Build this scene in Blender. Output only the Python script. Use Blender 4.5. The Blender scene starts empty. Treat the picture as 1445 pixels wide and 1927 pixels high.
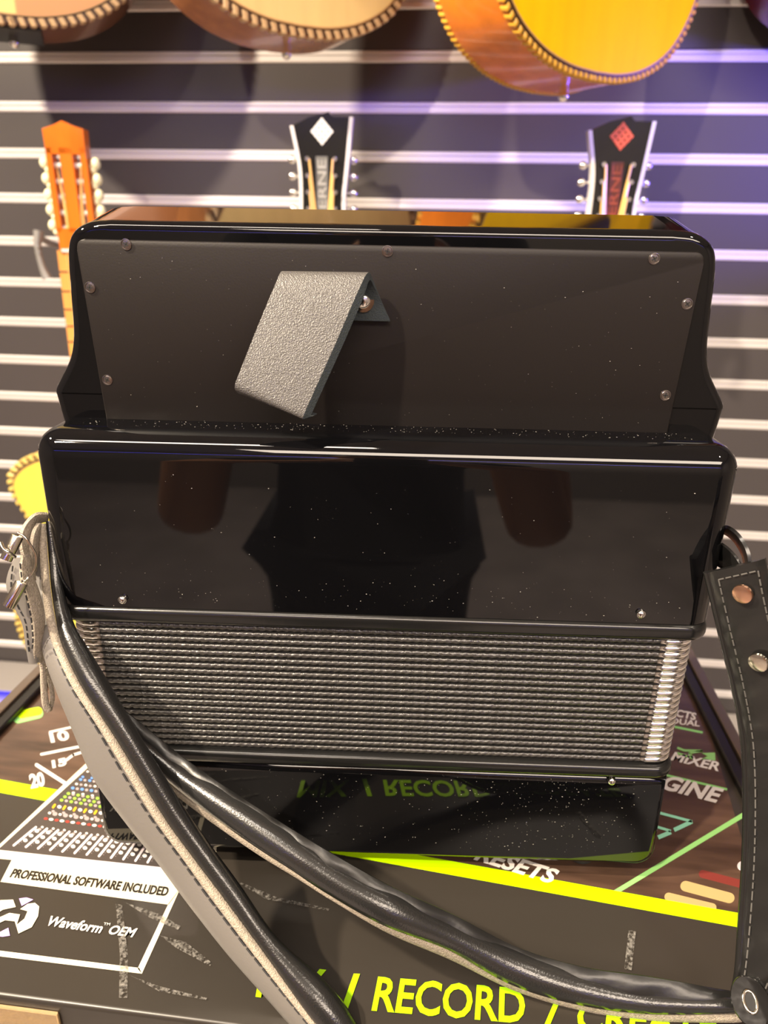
import bpy, bmesh, math, random
from mathutils import Vector, Matrix, noise
sc = bpy.context.scene
random.seed(7)
R = math.radians

# ---------------------------------------------------------------- camera
F = 1336.0                      # focal length in pixels of the 1445 x 1927 frame
PIT, ROL, CAMZ = R(21.085), R(1.076), 0.36
fw = Vector((0, math.cos(PIT), -math.sin(PIT)))
_up = Vector((0, math.sin(PIT), math.cos(PIT)))
_rt = Vector((1, 0, 0))
rt = _rt * math.cos(ROL) + _up * math.sin(ROL)
up = -_rt * math.sin(ROL) + _up * math.cos(ROL)
CAM = Vector((0, 0, CAMZ))
cd = bpy.data.cameras.new('camera')
cam = bpy.data.objects.new('camera', cd)
sc.collection.objects.link(cam)
cam.matrix_world = Matrix(((rt.x, up.x, -fw.x, 0), (rt.y, up.y, -fw.y, 0), (rt.z, up.z, -fw.z, CAMZ), (0, 0, 0, 1)))
cd.sensor_fit = 'VERTICAL'
cd.sensor_height = 36.0
cd.lens = F / 1927.0 * 36.0
cd.clip_start = 0.01
cd.dof.use_dof = True
cd.dof.focus_distance = 0.36
cd.dof.aperture_fstop = 9.0
sc.camera = cam

# ---------------------------------------------------------------- world, lights, exposure
w = bpy.data.worlds.new('world')
sc.world = w
w.use_nodes = True
w.node_tree.nodes['Background'].inputs[0].default_value = (1.0, 0.93, 0.85, 1)
w.node_tree.nodes['Background'].inputs[1].default_value = 0.05
sc.view_settings.view_transform = 'Standard'
sc.view_settings.look = 'None'
sc.view_settings.gamma = 1.0
sc.view_settings.use_curve_mapping = False
sc.view_settings.exposure = 1.25
sc.cycles.use_denoising = True
sc.cycles.max_bounces = 8

def aim(o, target):
    o.rotation_euler = (Vector(target) - o.location).to_track_quat('-Z', 'Y').to_euler()

def spot(name, loc, target, power, color, size=0.05, angle=70, blend=0.6):
    l = bpy.data.lights.new(name, 'SPOT')
    l.energy = power; l.color = color; l.shadow_soft_size = size
    l.spot_size = R(angle); l.spot_blend = blend
    o = bpy.data.objects.new(name, l); o.location = loc; aim(o, target)
    sc.collection.objects.link(o)
    return o

def area(name, loc, target, power, color, sx, sy):
    l = bpy.data.lights.new(name, 'AREA')
    l.shape = 'RECTANGLE'; l.size = sx; l.size_y = sy
    l.energy = power; l.color = color
    o = bpy.data.objects.new(name, l); o.location = loc; aim(o, target)
    sc.collection.objects.link(o)
    return o

WARM = (1.0, 0.83, 0.62)
spot('track_spot_left', (-1.75, 0.12, 1.82), (-0.2, 1.3, 0.15), 215, WARM, 0.05, 95)
spot('track_spot_front', (-1.15, -0.75, 1.85), (0.0, 0.35, 0.1), 150, WARM, 0.04, 60)
spot('track_spot_right', (1.05, -0.35, 1.85), (0.3, 0.4, 0.0), 9, (1.0, 0.86, 0.70), 0.05, 70)
spot('blue_stage_light', (1.55, 0.70, 0.50), (0.52, 1.35, 0.57), 120, (0.13, 0.08, 1.0), 0.05, 34, 1.0)
area('ceiling_fill_light', (0.6, -1.9, 1.95), (0.6, -1.9, 0), 62, (1.0, 0.84, 0.68), 2.6, 0.9)  # added unseen fill for floor and accordion front; wide to broaden the casing-edge highlight
area('ceiling_fill_light', (-0.6, -0.5, 1.95), (-0.6, -0.5, 0), 9, (1.0, 0.88, 0.74), 1.0, 0.2)  # weak added fill from overhead, no fixture modelled

# ---------------------------------------------------------------- helpers: projection of measured points on real planes
def ray(px, py):
    return fw + rt * ((px - 722.5) / F) - up * ((py - 963.5) / F)
def onplane(px, py, p0, n):
    d = ray(px, py)
    return CAM + d * ((Vector(p0) - CAM).dot(n) / d.dot(n))
def BX(px, py, z=0.0):
    return onplane(px, py, (0, 0, z), Vector((0, 0, 1)))
def atY(px, py, y):
    return onplane(px, py, (0, y, 0), Vector((0, 1, 0)))
YA, AW = 0.33, R(-1.5)
ax = Vector((math.cos(AW), math.sin(AW), 0)); ay = Vector((-math.sin(AW), math.cos(AW), 0)); A0 = Vector((-0.001, YA, 0))
def AC(px, py, yl=0.0):
    p = onplane(px, py, A0 + ay * yl, ay) - A0
    return Vector((p.dot(ax), yl, p.z))
WY = R(5.18); wn = Vector((math.sin(WY), math.cos(WY), 0)); wx = Vector((math.cos(WY), -math.sin(WY), 0)); WD = 1.395
def WL(px, py, off=0.0):
    return onplane(px, py, wn * (WD - off), wn)

# ---------------------------------------------------------------- helpers: objects
def tag(o, label=None, cat=None, group=None, kind=None):
    if label: o['label'] = label
    if cat: o['category'] = cat
    if group: o['group'] = group
    if kind: o['kind'] = kind
    return o
def empty(name, loc=(0, 0, 0), rz=0.0, label=None, cat=None, group=None, kind=None):
    o = bpy.data.objects.new(name, None)
    o.empty_display_size = 0.02
    o.location = loc; o.rotation_euler = (0, 0, rz)
    sc.collection.objects.link(o)
    return tag(o, label, cat, group, kind)
def link(name, me, mat, parent=None, loc=None):
    if mat is not None and not me.materials: me.materials.append(mat)
    o = bpy.data.objects.new(name, me)
    sc.collection.objects.link(o)
    if parent is not None: o.parent = parent
    if loc is not None: o.location = loc
    return o
def bm_mesh(bm, name, smooth=40):
    bmesh.ops.recalc_face_normals(bm, faces=bm.faces)
    me = bpy.data.meshes.new(name); bm.to_mesh(me); bm.free()
    if smooth:
        for p in me.polygons: p.use_smooth = True
        me.set_sharp_from_angle(angle=R(smooth))
    return me
def pyd(name, vs, fs, mat, parent=None, smooth=40, off=None):
    me = bpy.data.meshes.new(name)
    if off is not None: vs = [Vector(v) - Vector(off) for v in vs]
    me.from_pydata([tuple(v) for v in vs], [], fs)
    bm = bmesh.new(); bm.from_mesh(me)
    bmesh.ops.recalc_face_normals(bm, faces=bm.faces)
    bm.to_mesh(me); bm.free()
    if smooth:
        for p in me.polygons: p.use_smooth = True
        me.set_sharp_from_angle(angle=R(smooth))
    return link(name, me, mat, parent)
def flatpoly(name, vs, fs, mat, parent=None, off=None):
    me = bpy.data.meshes.new(name)
    if off is not None: vs = [Vector(v) - Vector(off) for v in vs]
    me.from_pydata([tuple(v) for v in vs], [], fs)
    return link(name, me, mat, parent)
def add_box(bm, c, s, rot=None):
    r = bmesh.ops.create_cube(bm, size=1.0)
    M = Matrix.Translation(Vector(c)) @ (rot.to_4x4() if rot else Matrix()) @ Matrix.Diagonal((*s, 1))
    bmesh.ops.transform(bm, matrix=M, verts=r['verts'])
    return r['verts']
def add_cyl(bm, a, b, r1, r2=None, n=16):
    a, b = Vector(a), Vector(b); d = b - a
    r = bmesh.ops.create_cone(bm, cap_ends=True, segments=n, radius1=r1, radius2=r1 if r2 is None else r2, depth=d.length)
    M = Matrix.Translation((a + b) / 2) @ d.to_track_quat('Z', 'Y').to_matrix().to_4x4()
    bmesh.ops.transform(bm, matrix=M, verts=r['verts'])
def add_ball(bm, c, r, sc3=(1, 1, 1), n=10):
    q = bmesh.ops.create_uvsphere(bm, u_segments=n + 4, v_segments=n, radius=r)
    bmesh.ops.transform(bm, matrix=Matrix.Translation(Vector(c)) @ Matrix.Diagonal((*sc3, 1)), verts=q['verts'])
def box(name, c, s, mat, parent=None, bev=0.0, seg=3, rot=None):
    bm = bmesh.new(); add_box(bm, c, s, rot)
    if bev: bmesh.ops.bevel(bm, geom=bm.edges[:], offset=bev, segments=seg, profile=0.5, affect='EDGES')
    o = link(name, bm_mesh(bm, name), mat, parent)
    if bev: wn_mod(o)
    return o
def wn_mod(o):
    m = o.modifiers.new('weighted_normal', 'WEIGHTED_NORMAL'); m.keep_sharp = True; m.weight = 100
def catmull(pts, n):
    pts = [Vector(p) for p in pts]
    P = [2 * pts[0] - pts[1]] + pts + [2 * pts[-1] - pts[-2]]
    out = []
    m = len(pts) - 1
    for i in range(n + 1):
        t = i / n * m; k = min(int(t), m - 1); u = t - k
        a, b, c, d = P[k:k + 4]
        out.append(0.5 * ((2 * b) + (c - a) * u + (2 * a - 5 * b + 4 * c - d) * u * u + (3 * b - a - 3 * c + d) * u ** 3))
    return out
def sweep_rings(rings, closed=True, cap=True):
    n = len(rings[0]); vs = [v for r in rings for v in r]; fs = []
    for k in range(len(rings) - 1):
        for j in range(n if closed else n - 1):
            fs.append((k * n + j, k * n + (j + 1) % n, (k + 1) * n + (j + 1) % n, (k + 1) * n + j))
    if cap:
        fs.append(tuple(range(n))); fs.append(tuple(range((len(rings) - 1) * n, len(rings) * n)))
    return vs, fs
def tube_rings(path, rad, n=10, upv=Vector((0, 0, 1)), flat=1.0):
    rings = []
    for i, p in enumerate(path):
        t = (path[min(i + 1, len(path) - 1)] - path[max(i - 1, 0)]).normalized()
        a = t.cross(upv)
        if a.length < 1e-4: a = t.cross(Vector((1, 0, 0)))
        a.normalize(); b = a.cross(t).normalized()
        r = rad(i / (len(path) - 1)) if callable(rad) else rad
        rings.append([p + (a * math.cos(2 * math.pi * k / n) * flat + b * math.sin(2 * math.pi * k / n)) * r for k in range(n)])
    return rings
def tube(name, path, rad, mat, parent=None, n=10, off=None, upv=Vector((0, 0, 1)), flat=1.0):
    vs, fs = sweep_rings(tube_rings([Vector(p) for p in path], rad, n, upv, flat))
    return pyd(name, vs, fs, mat, parent, 60, off)
def ribbon_rings(Lp, Rp, thick, crown=0.0, m=6, toward=CAM, wob=0.0):
    """closed cross sections of a band between two edge lines; crown bulges its middle toward the viewer side"""
    rings = []
    n = len(Lp)
    for i in range(n):
        t = (Lp[min(i + 1, n - 1)] - Lp[max(i - 1, 0)] + Rp[min(i + 1, n - 1)] - Rp[max(i - 1, 0)])
        a = Rp[i] - Lp[i]
        nn = a.cross(t)
        if nn.length < 1e-9: nn = Vector((0, -1, 0))
        nn.normalize()
        if nn.dot(toward - (Lp[i] + Rp[i]) / 2) < 0: nn = -nn
        fr, bk = [], []
        for j in range(m + 1):
            u = j / m
            p = Lp[i].lerp(Rp[i], u)
            e = (1 - (2 * u - 1) ** 2)
            k = wob * math.sin(i * 0.9 + 2.1 * u) * e
            fr.append(p + nn * (crown * e + k + thick * 0.5 * min(1, 0.55 + 3 * e)))
            bk.append(p + nn * (crown * e * 0.6 + k - thick * 0.5 * min(1, 0.55 + 3 * e)))
        rings.append(fr + bk[::-1])
    return rings
def ribbon(name, Lp, Rp, thick, mat, parent=None, crown=0.0, n=60, m=6, off=None, toward=CAM, wob=0.0):
    vs, fs = sweep_rings(ribbon_rings(catmull(Lp, n), catmull(Rp, n), thick, crown, m, toward, wob))
    return pyd(name, vs, fs, mat, parent, 50, off)
def outline_extrude(pts2, y0, y1, bev=0.0, seg=4, slope=0.0):
    """pts2: closed (x, z) outline; solid from y0 to y1; bevels the front (y0) and back rims"""
    bm = bmesh.new()
    a = [bm.verts.new((x, y0, z)) for x, z in pts2]
    b = [bm.verts.new((x, y1, z)) for x, z in pts2]
    n = len(a)
    f1 = bm.faces.new(a); f2 = bm.faces.new(b[::-1])
    for i in range(n): bm.faces.new((a[i], b[i], b[(i + 1) % n], a[(i + 1) % n]))
    if bev:
        es = [e for e in bm.edges if all(abs(v.co.y - y0) < 1e-7 for v in e.verts)]
        bmesh.ops.bevel(bm, geom=es, offset=bev, segments=seg, profile=0.5, affect='EDGES')
    return bm
def round_poly(pts, rads, n=8):
    out = []
    N = len(pts)
    for i, p in enumerate(pts):
        p = Vector(p); a = Vector(pts[i - 1]); b = Vector(pts[(i + 1) % N]); r = rads[i]
        if r <= 0: out.append(tuple(p)); continue
        d1 = (a - p).normalized(); d2 = (b - p).normalized()
        ang = d1.angle(d2); t = min(r / math.tan(ang / 2), 0.49 * min((a - p).length, (b - p).length))
        s, e = p + d1 * t, p + d2 * t
        for k in range(n + 1):
            u = k / n
            out.append(tuple((1 - u) ** 2 * s + 2 * u * (1 - u) * p + u * u * e))
    return out
def copy_tree(o, parent=None):
    c = o.copy(); sc.collection.objects.link(c); c.parent = parent
    for ch in o.children: copy_tree(ch, c)
    return c
_tc = {}
def text_mesh(s, shear=0.0, bold=0.0, space=1.0):
    k = (s, shear, bold, space)
    if k not in _tc:
        cu = bpy.data.curves.new('lettering', 'FONT'); cu.body = s; cu.size = 1.0
        cu.shear = 0; cu.offset = bold; cu.space_character = space; cu.resolution_u = 3
        o = bpy.data.objects.new('lettering', cu); sc.collection.objects.link(o)
        dg = bpy.context.evaluated_depsgraph_get(); dg.update()
        me = bpy.data.meshes.new_from_object(o.evaluated_get(dg))
        vs = [Vector((v.co.x + shear * v.co.y, v.co.y)) for v in me.vertices]
        fs = [tuple(p.vertices) for p in me.polygons]
        bpy.data.objects.remove(o)
        x0 = min(v.x for v in vs); x1 = max(v.x for v in vs); 
        _tc[k] = ([Vector(((v.x - x0) / (x1 - x0), v.y / 0.69)) for v in vs], fs)   # cap height -> 1
    return _tc[k]

# ---------------------------------------------------------------- helpers: materials
def mat(name, col, rough=0.5, metal=0.0, spec=0.5, coat=0.0, bump=None, var=None, sheen=0.0, emit=None, coat_rough=0.03):
    """bump=(scale, strength, kind); var=(scale, amount, (sx,sy,sz))"""
    m = bpy.data.materials.new(name); m.use_nodes = True
    nt = m.node_tree; b = nt.nodes['Principled BSDF']
    b.inputs['Base Color'].default_value = (*col, 1); b.inputs['Roughness'].default_value = rough
    b.inputs['Metallic'].default_value = metal; b.inputs['Specular IOR Level'].default_value = spec
    b.inputs['Coat Weight'].default_value = coat; b.inputs['Coat Roughness'].default_value = coat_rough
    if sheen: b.inputs['Sheen Weight'].default_value = sheen
    if bump or var:
        tc = nt.nodes.new('ShaderNodeTexCoord')
    if bump:
        sca, st, kind = bump
        if kind == 'voronoi':
            t = nt.nodes.new('ShaderNodeTexVoronoi'); t.feature = 'SMOOTH_F1'; t.inputs['Scale'].default_value = sca
            o = t.outputs['Distance']
        else:
            t = nt.nodes.new('ShaderNodeTexNoise'); t.inputs['Scale'].default_value = sca; t.inputs['Detail'].default_value = 3
            o = t.outputs['Fac']
        nt.links.new(tc.outputs['Object'], t.inputs['Vector'])
        bp = nt.nodes.new('ShaderNodeBump'); bp.inputs['Strength'].default_value = st; bp.inputs['Distance'].default_value = 0.001
        nt.links.new(o, bp.inputs['Height']); nt.links.new(bp.outputs['Normal'], b.inputs['Normal'])
    if var:
        sca, amt, s3 = var
        mp = nt.nodes.new('ShaderNodeMapping'); mp.inputs['Scale'].default_value = s3
        t = nt.nodes.new('ShaderNodeTexNoise'); t.inputs['Scale'].default_value = sca; t.inputs['Detail'].default_value = 4
        nt.links.new(tc.outputs['Object'], mp.inputs['Vector']); nt.links.new(mp.outputs[0], t.inputs['Vector'])
        cr = nt.nodes.new('ShaderNodeValToRGB')
        cr.color_ramp.elements[0].position = 0.3; cr.color_ramp.elements[1].position = 0.7
        cr.color_ramp.elements[0].color = (*[max(0, c * (1 - amt)) for c in col], 1)
        cr.color_ramp.elements[1].color = (*[min(1, c * (1 + amt)) for c in col], 1)
        nt.links.new(t.outputs['Fac'], cr.inputs['Fac']); nt.links.new(cr.outputs['Color'], b.inputs['Base Color'])
    return m
def two_tone(name, c1, c2, x_split, axis=0, soft=0.002, rough=0.3, coat=0.5):
    m = mat(name, c1, rough, coat=coat); nt = m.node_tree; b = nt.nodes['Principled BSDF']
    tc = nt.nodes.new('ShaderNodeTexCoord'); se = nt.nodes.new('ShaderNodeSeparateXYZ'); mr = nt.nodes.new('ShaderNodeMapRange')
    mr.inputs['From Min'].default_value = x_split - soft; mr.inputs['From Max'].default_value = x_split + soft
    mx = nt.nodes.new('ShaderNodeMix'); mx.data_type = 'RGBA'
    mx.inputs[6].default_value = (*c1, 1); mx.inputs[7].default_value = (*c2, 1)
    nt.links.new(tc.outputs['Object'], se.inputs[0]); nt.links.new(se.outputs[axis], mr.inputs['Value'])
    nt.links.new(mr.outputs[0], mx.inputs[0]); nt.links.new(mx.outputs[2], b.inputs['Base Color'])
    return m
M = {}
M['lacquer'] = mat('black_lacquer', (0.0025, 0.0025, 0.003), 0.03, spec=0.5)
M['plate'] = mat('matte_black_plate', (0.0115, 0.0090, 0.0082), 0.46, spec=0.32, bump=(900, 0.05, 'noise'))
M['frame_black'] = mat('satin_black_frame', (0.008, 0.008, 0.008), 0.2, bump=(60, 0.15, 'noise'))
M['cord'] = mat('black_cord', (0.040, 0.037, 0.035), 0.30, spec=0.9, bump=(900, 0.35, 'noise'))
M['bellows_in'] = mat('bellows_black', (0.004, 0.004, 0.004), 0.6)
M['chrome'] = mat('bright_steel', (0.86, 0.84, 0.80), 0.16, metal=1.0)
M['nickel'] = mat('nickel', (0.80, 0.74, 0.62), 0.15, metal=1.0)
M['copper'] = mat('copper_rivet', (0.85, 0.50, 0.34), 0.25, metal=1.0)
M['screw'] = mat('dark_screw_metal', (0.30, 0.27, 0.25), 0.28, metal=1.0)
M['slot'] = mat('screw_recess', (0.01, 0.01, 0.01), 0.6)
M['rubber'] = mat('black_rubber', (0.03, 0.03, 0.03), 0.45)
M['leather'] = mat('grey_grained_leather', (0.075, 0.071, 0.068), 0.42, spec=0.7, bump=(1900, 0.45, 'voronoi'))
M['leather_in'] = mat('suede_underside', (0.035, 0.045, 0.05), 0.9, bump=(1500, 0.6, 'noise'))
M['vinyl'] = mat('black_vinyl', (0.014, 0.014, 0.014), 0.24, spec=0.8, bump=(1300, 0.08, 'voronoi'))
M['vinyl_face'] = mat('smooth_strap_leather', (0.15, 0.14, 0.13), 0.36, spec=0.7, bump=(900, 0.06, 'voronoi'))
M['strap_black'] = mat('creased_strap_leather', (0.010, 0.0098, 0.0098), 0.20, spec=0.55, bump=(55, 0.6, 'noise'))
M['suede'] = mat('grey_suede', (0.36, 0.31, 0.25), 0.9, bump=(1400, 0.8, 'noise'), var=(900, 0.25, (1, 1, 1)))
M['thread'] = mat('black_thread', (0.02, 0.02, 0.022), 0.6)
M['thread_lt'] = mat('grey_thread', (0.07, 0.067, 0.064), 0.6)
M['slat'] = mat('charcoal_melamine', (0.062, 0.055, 0.056), 0.34, spec=0.5)
M['alu'] = mat('aluminium_insert', (0.80, 0.77, 0.76), 0.36, metal=0.35, spec=0.6)
M['groove'] = mat('insert_groove', (0.35, 0.33, 0.32), 0.4, metal=0.5)
M['floor'] = mat('grey_floor', (0.50, 0.44, 0.40), 0.5, var=(3, 0.2, (1, 1, 1)))
M['ceil'] = mat('ceiling_paint', (0.55, 0.52, 0.48), 0.8)
M['wall'] = mat('wall_paint', (0.30, 0.27, 0.25), 0.8)
M['cardboard'] = mat('printed_carton', (0.027, 0.023, 0.019), 0.33, spec=0.5, bump=(18, 0.25, 'noise'))
M['kraft'] = mat('brown_packing_tape', (0.33, 0.22, 0.11), 0.3, bump=(140, 0.6, 'noise'))
M['rim'] = mat('brown_carton_edge', (0.075, 0.055, 0.042), 0.32)
M['rim_black'] = mat('black_carton_edge', (0.004, 0.004, 0.004), 0.4)
def ink(name, c, rough=0.3): return mat(name, c, rough, spec=0.5)
M['lime'] = ink('lime_print', (0.44, 0.76, 0.0)); M['cream'] = ink('cream_print', (0.66, 0.60, 0.46)); M['white'] = ink('white_print', (0.62, 0.59, 0.56))
M['limetext'] = ink('lime_lettering', (0.34, 0.66, 0.005)); M['black'] = ink('black_print', (0.012, 0.010, 0.008)); M['violet'] = ink('violet_print', (0.55, 0.36, 0.90))
M['green'] = ink('green_print', (0.22, 0.55, 0.16)); M['teal'] = ink('teal_print', (0.28, 0.68, 0.48)); M['mint'] = ink('mint_print', (0.22, 0.48, 0.15))
M['tan'] = ink('tan_print', (0.36, 0.27, 0.12)); M['red'] = ink('red_print', (0.14, 0.025, 0.02)); M['brownprint'] = mat('brown_print', (0.060, 0.034, 0.023), 0.28, var=(14, 0.5, (1, 6, 1)))
M['blueprint'] = ink('blue_print', (0.10, 0.25, 0.70)); M['orange'] = ink('orange_print', (0.80, 0.38, 0.02)); M['redprint'] = ink('bright_red_print', (0.55, 0.04, 0.03)); M['greyprint'] = ink('grey_print', (0.32, 0.27, 0.28)); M['darkprint'] = ink('dark_grey_print', (0.05, 0.042, 0.04)); M['lilac'] = ink('pale_lilac_print', (0.62, 0.55, 0.58)); M['knobgreen'] = ink('knob_green_print', (0.22, 0.42, 0.05))

# ================================================================ THE SETTING
def structure(o): o['kind'] = 'structure'; return o
FZ = -1.0
CZ = 2.02
structure(box('floor', (0, -0.8, FZ - 0.03), (6.0, 6.4, 0.06), M['floor']))
structure(box('ceiling', (0, -0.8, CZ + 0.03), (6.0, 6.4, 0.06), M['ceil']))
structure(box('wall_left', (-2.75, -0.8, (FZ + CZ) / 2), (0.06, 6.2, CZ - FZ), M['wall']))
structure(box('wall_right', (2.75, -0.8, (FZ + CZ) / 2), (0.06, 6.2, CZ - FZ), M['wall']))
structure(box('wall_front', (0, -3.2, (FZ + CZ) / 2), (5.5, 0.06, CZ - FZ), M['wall']))
# slatwall: local x along the wall, y into it, surface at y = 0
wall = structure(empty('wall_back', tuple(wn * WD + Vector((0, 0, FZ))), -WY))
PITCH = 0.0762
Z0 = CAMZ + 3.772 * PITCH - FZ          # height of the metal insert that crosses the top of the picture
bm = bmesh.new(); add_box(bm, (0, 0.03, 1.5), (5.2, 0.03, 3.0))
link('backing_board', bm_mesh(bm, 'backing_board', 0), M['slat'], wall)
INS = 0.0175
bm = bmesh.new(); add_box(bm, (0, 0.0075, 0), (5.2, 0.015, PITCH - INS - 0.0006))
bmesh.ops.bevel(bm, geom=bm.edges[:], offset=0.0012, segments=1, affect='EDGES')
me_slat = bm_mesh(bm, 'slat_panel', 30); me_slat.materials.append(M['slat'])
def prof(bmx, pts, x0, x1):
    a = [bmx.verts.new((x0, y, z)) for y, z in pts]; b = [bmx.verts.new((x1, y, z)) for y, z in pts]
    n = len(a); bmx.faces.new(a); bmx.faces.new(b[::-1])
    for i in range(n): bmx.faces.new((a[i], b[i], b[(i + 1) % n], a[(i + 1) % n]))
bm = bmesh.new()
h = INS / 2
prof(bm, [(0.014, -h), (-0.0005, -h), (-0.0022, -h + 0.002), (-0.0024, 0.0008), (-0.0008, 0.0012), (0.0010, 0.0016), (-0.0008, 0.0024), (-0.0026, 0.0032), (-0.0026, h - 0.002), (-0.0005, h), (0.014, h)], -2.6, 2.6)
me_ins = bm_mesh(bm, 'metal_insert', 0); me_ins.materials.append(M['alu'])
i = -60
k = 0
while True:
    z = Z0 - i * PITCH
    i += 1
    if z > CZ - FZ - 0.03: continue
    if z < 0.08: break
    link('metal_insert', me_ins, None, wall, (0, 0, z))
    link('slat_panel', me_slat, None, wall, (0, 0, z - PITCH / 2))

# ================================================================ GUITARS
def mirror_outline(half):
    c = catmull([Vector((x, z, 0)) for x, z in half], 60)
    right = [(p.x, p.y) for p in c]
    return right + [(-x, z) for x, z in right[-2:0:-1]]
HALF = [(0, 0), (0.06, 0.0035), (0.12, 0.018), (0.175, 0.048), (0.214, 0.095), (0.235, 0.15), (0.238, 0.205), (0.222, 0.27), (0.188, 0.335), (0.170, 0.38), (0.176, 0.425), (0.198, 0.475), (0.196, 0.52), (0.15, 0.556), (0.07, 0.57), (0, 0.572)]
BODY = mirror_outline(HALF)
DEP = 0.112
def resample(poly, step):
    pts = [Vector((x, z, 0)) for x, z in poly]; pts.append(pts[0]); out = []; acc = 0.0
    for a, b in zip(pts, pts[1:]):
        d = (b - a).length; t = acc
        while t < d:
            out.append((a.lerp(b, t / d), (b - a).normalized())); t += step
        acc = t - d
    return out
def wood(name, c, amt=0.25, rough=0.22): return mat(name, c, rough, coat=0.25, var=(7, amt, (6, 6, 0.6)))
M['rope_lt'] = mat('cream_rope_binding', (0.50, 0.33, 0.17), 0.4); M['rope_y'] = mat('yellow_rope_binding', (0.62, 0.33, 0.03), 0.4); M['gap'] = mat('dark_binding_gap', (0.07, 0.032, 0.012), 0.5); M['purf'] = mat('tan_purfling', (0.42, 0.24, 0.10), 0.4)
M['pearl'] = mat('pearl_button', (0.85, 0.82, 0.55), 0.25, coat=0.5); M['string'] = mat('bronze_string', (0.85, 0.55, 0.20), 0.35, metal=0.25); M['ebony'] = mat('dark_fretboard', (0.03, 0.02, 0.015), 0.4)
M['headblack'] = mat('black_headstock_lacquer', (0.006, 0.006, 0.006), 0.12, coat=0.5); M['whitebind'] = mat('white_binding', (0.62, 0.60, 0.60), 0.35)
M['emb_grey'] = mat('silver_emblem', (0.62, 0.62, 0.62), 0.4); M['emb_red'] = mat('red_emblem', (0.60, 0.10, 0.04), 0.4); M['let_grey'] = mat('grey_lettering', (0.30, 0.30, 0.30), 0.4); M['let_red'] = mat('dark_red_lettering', (0.22, 0.04, 0.025), 0.4); M['pal_red'] = mat('dark_red_panel', (0.07, 0.012, 0.010), 0.4); M['pal_grey'] = mat('dark_grey_panel', (0.11, 0.11, 0.11), 0.4)
M['hanger'] = mat('grey_hanger_metal', (0.30, 0.29, 0.28), 0.4, metal=0.4)
bm = bmesh.new(); add_box(bm, (0, 0, 0), (1, 0.0016, 0.0022)); FRET = bm_mesh(bm, 'fret', 0); FRET.materials.append(M['nickel'])
HS0, HS1 = 0.935, 1.135
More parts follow.
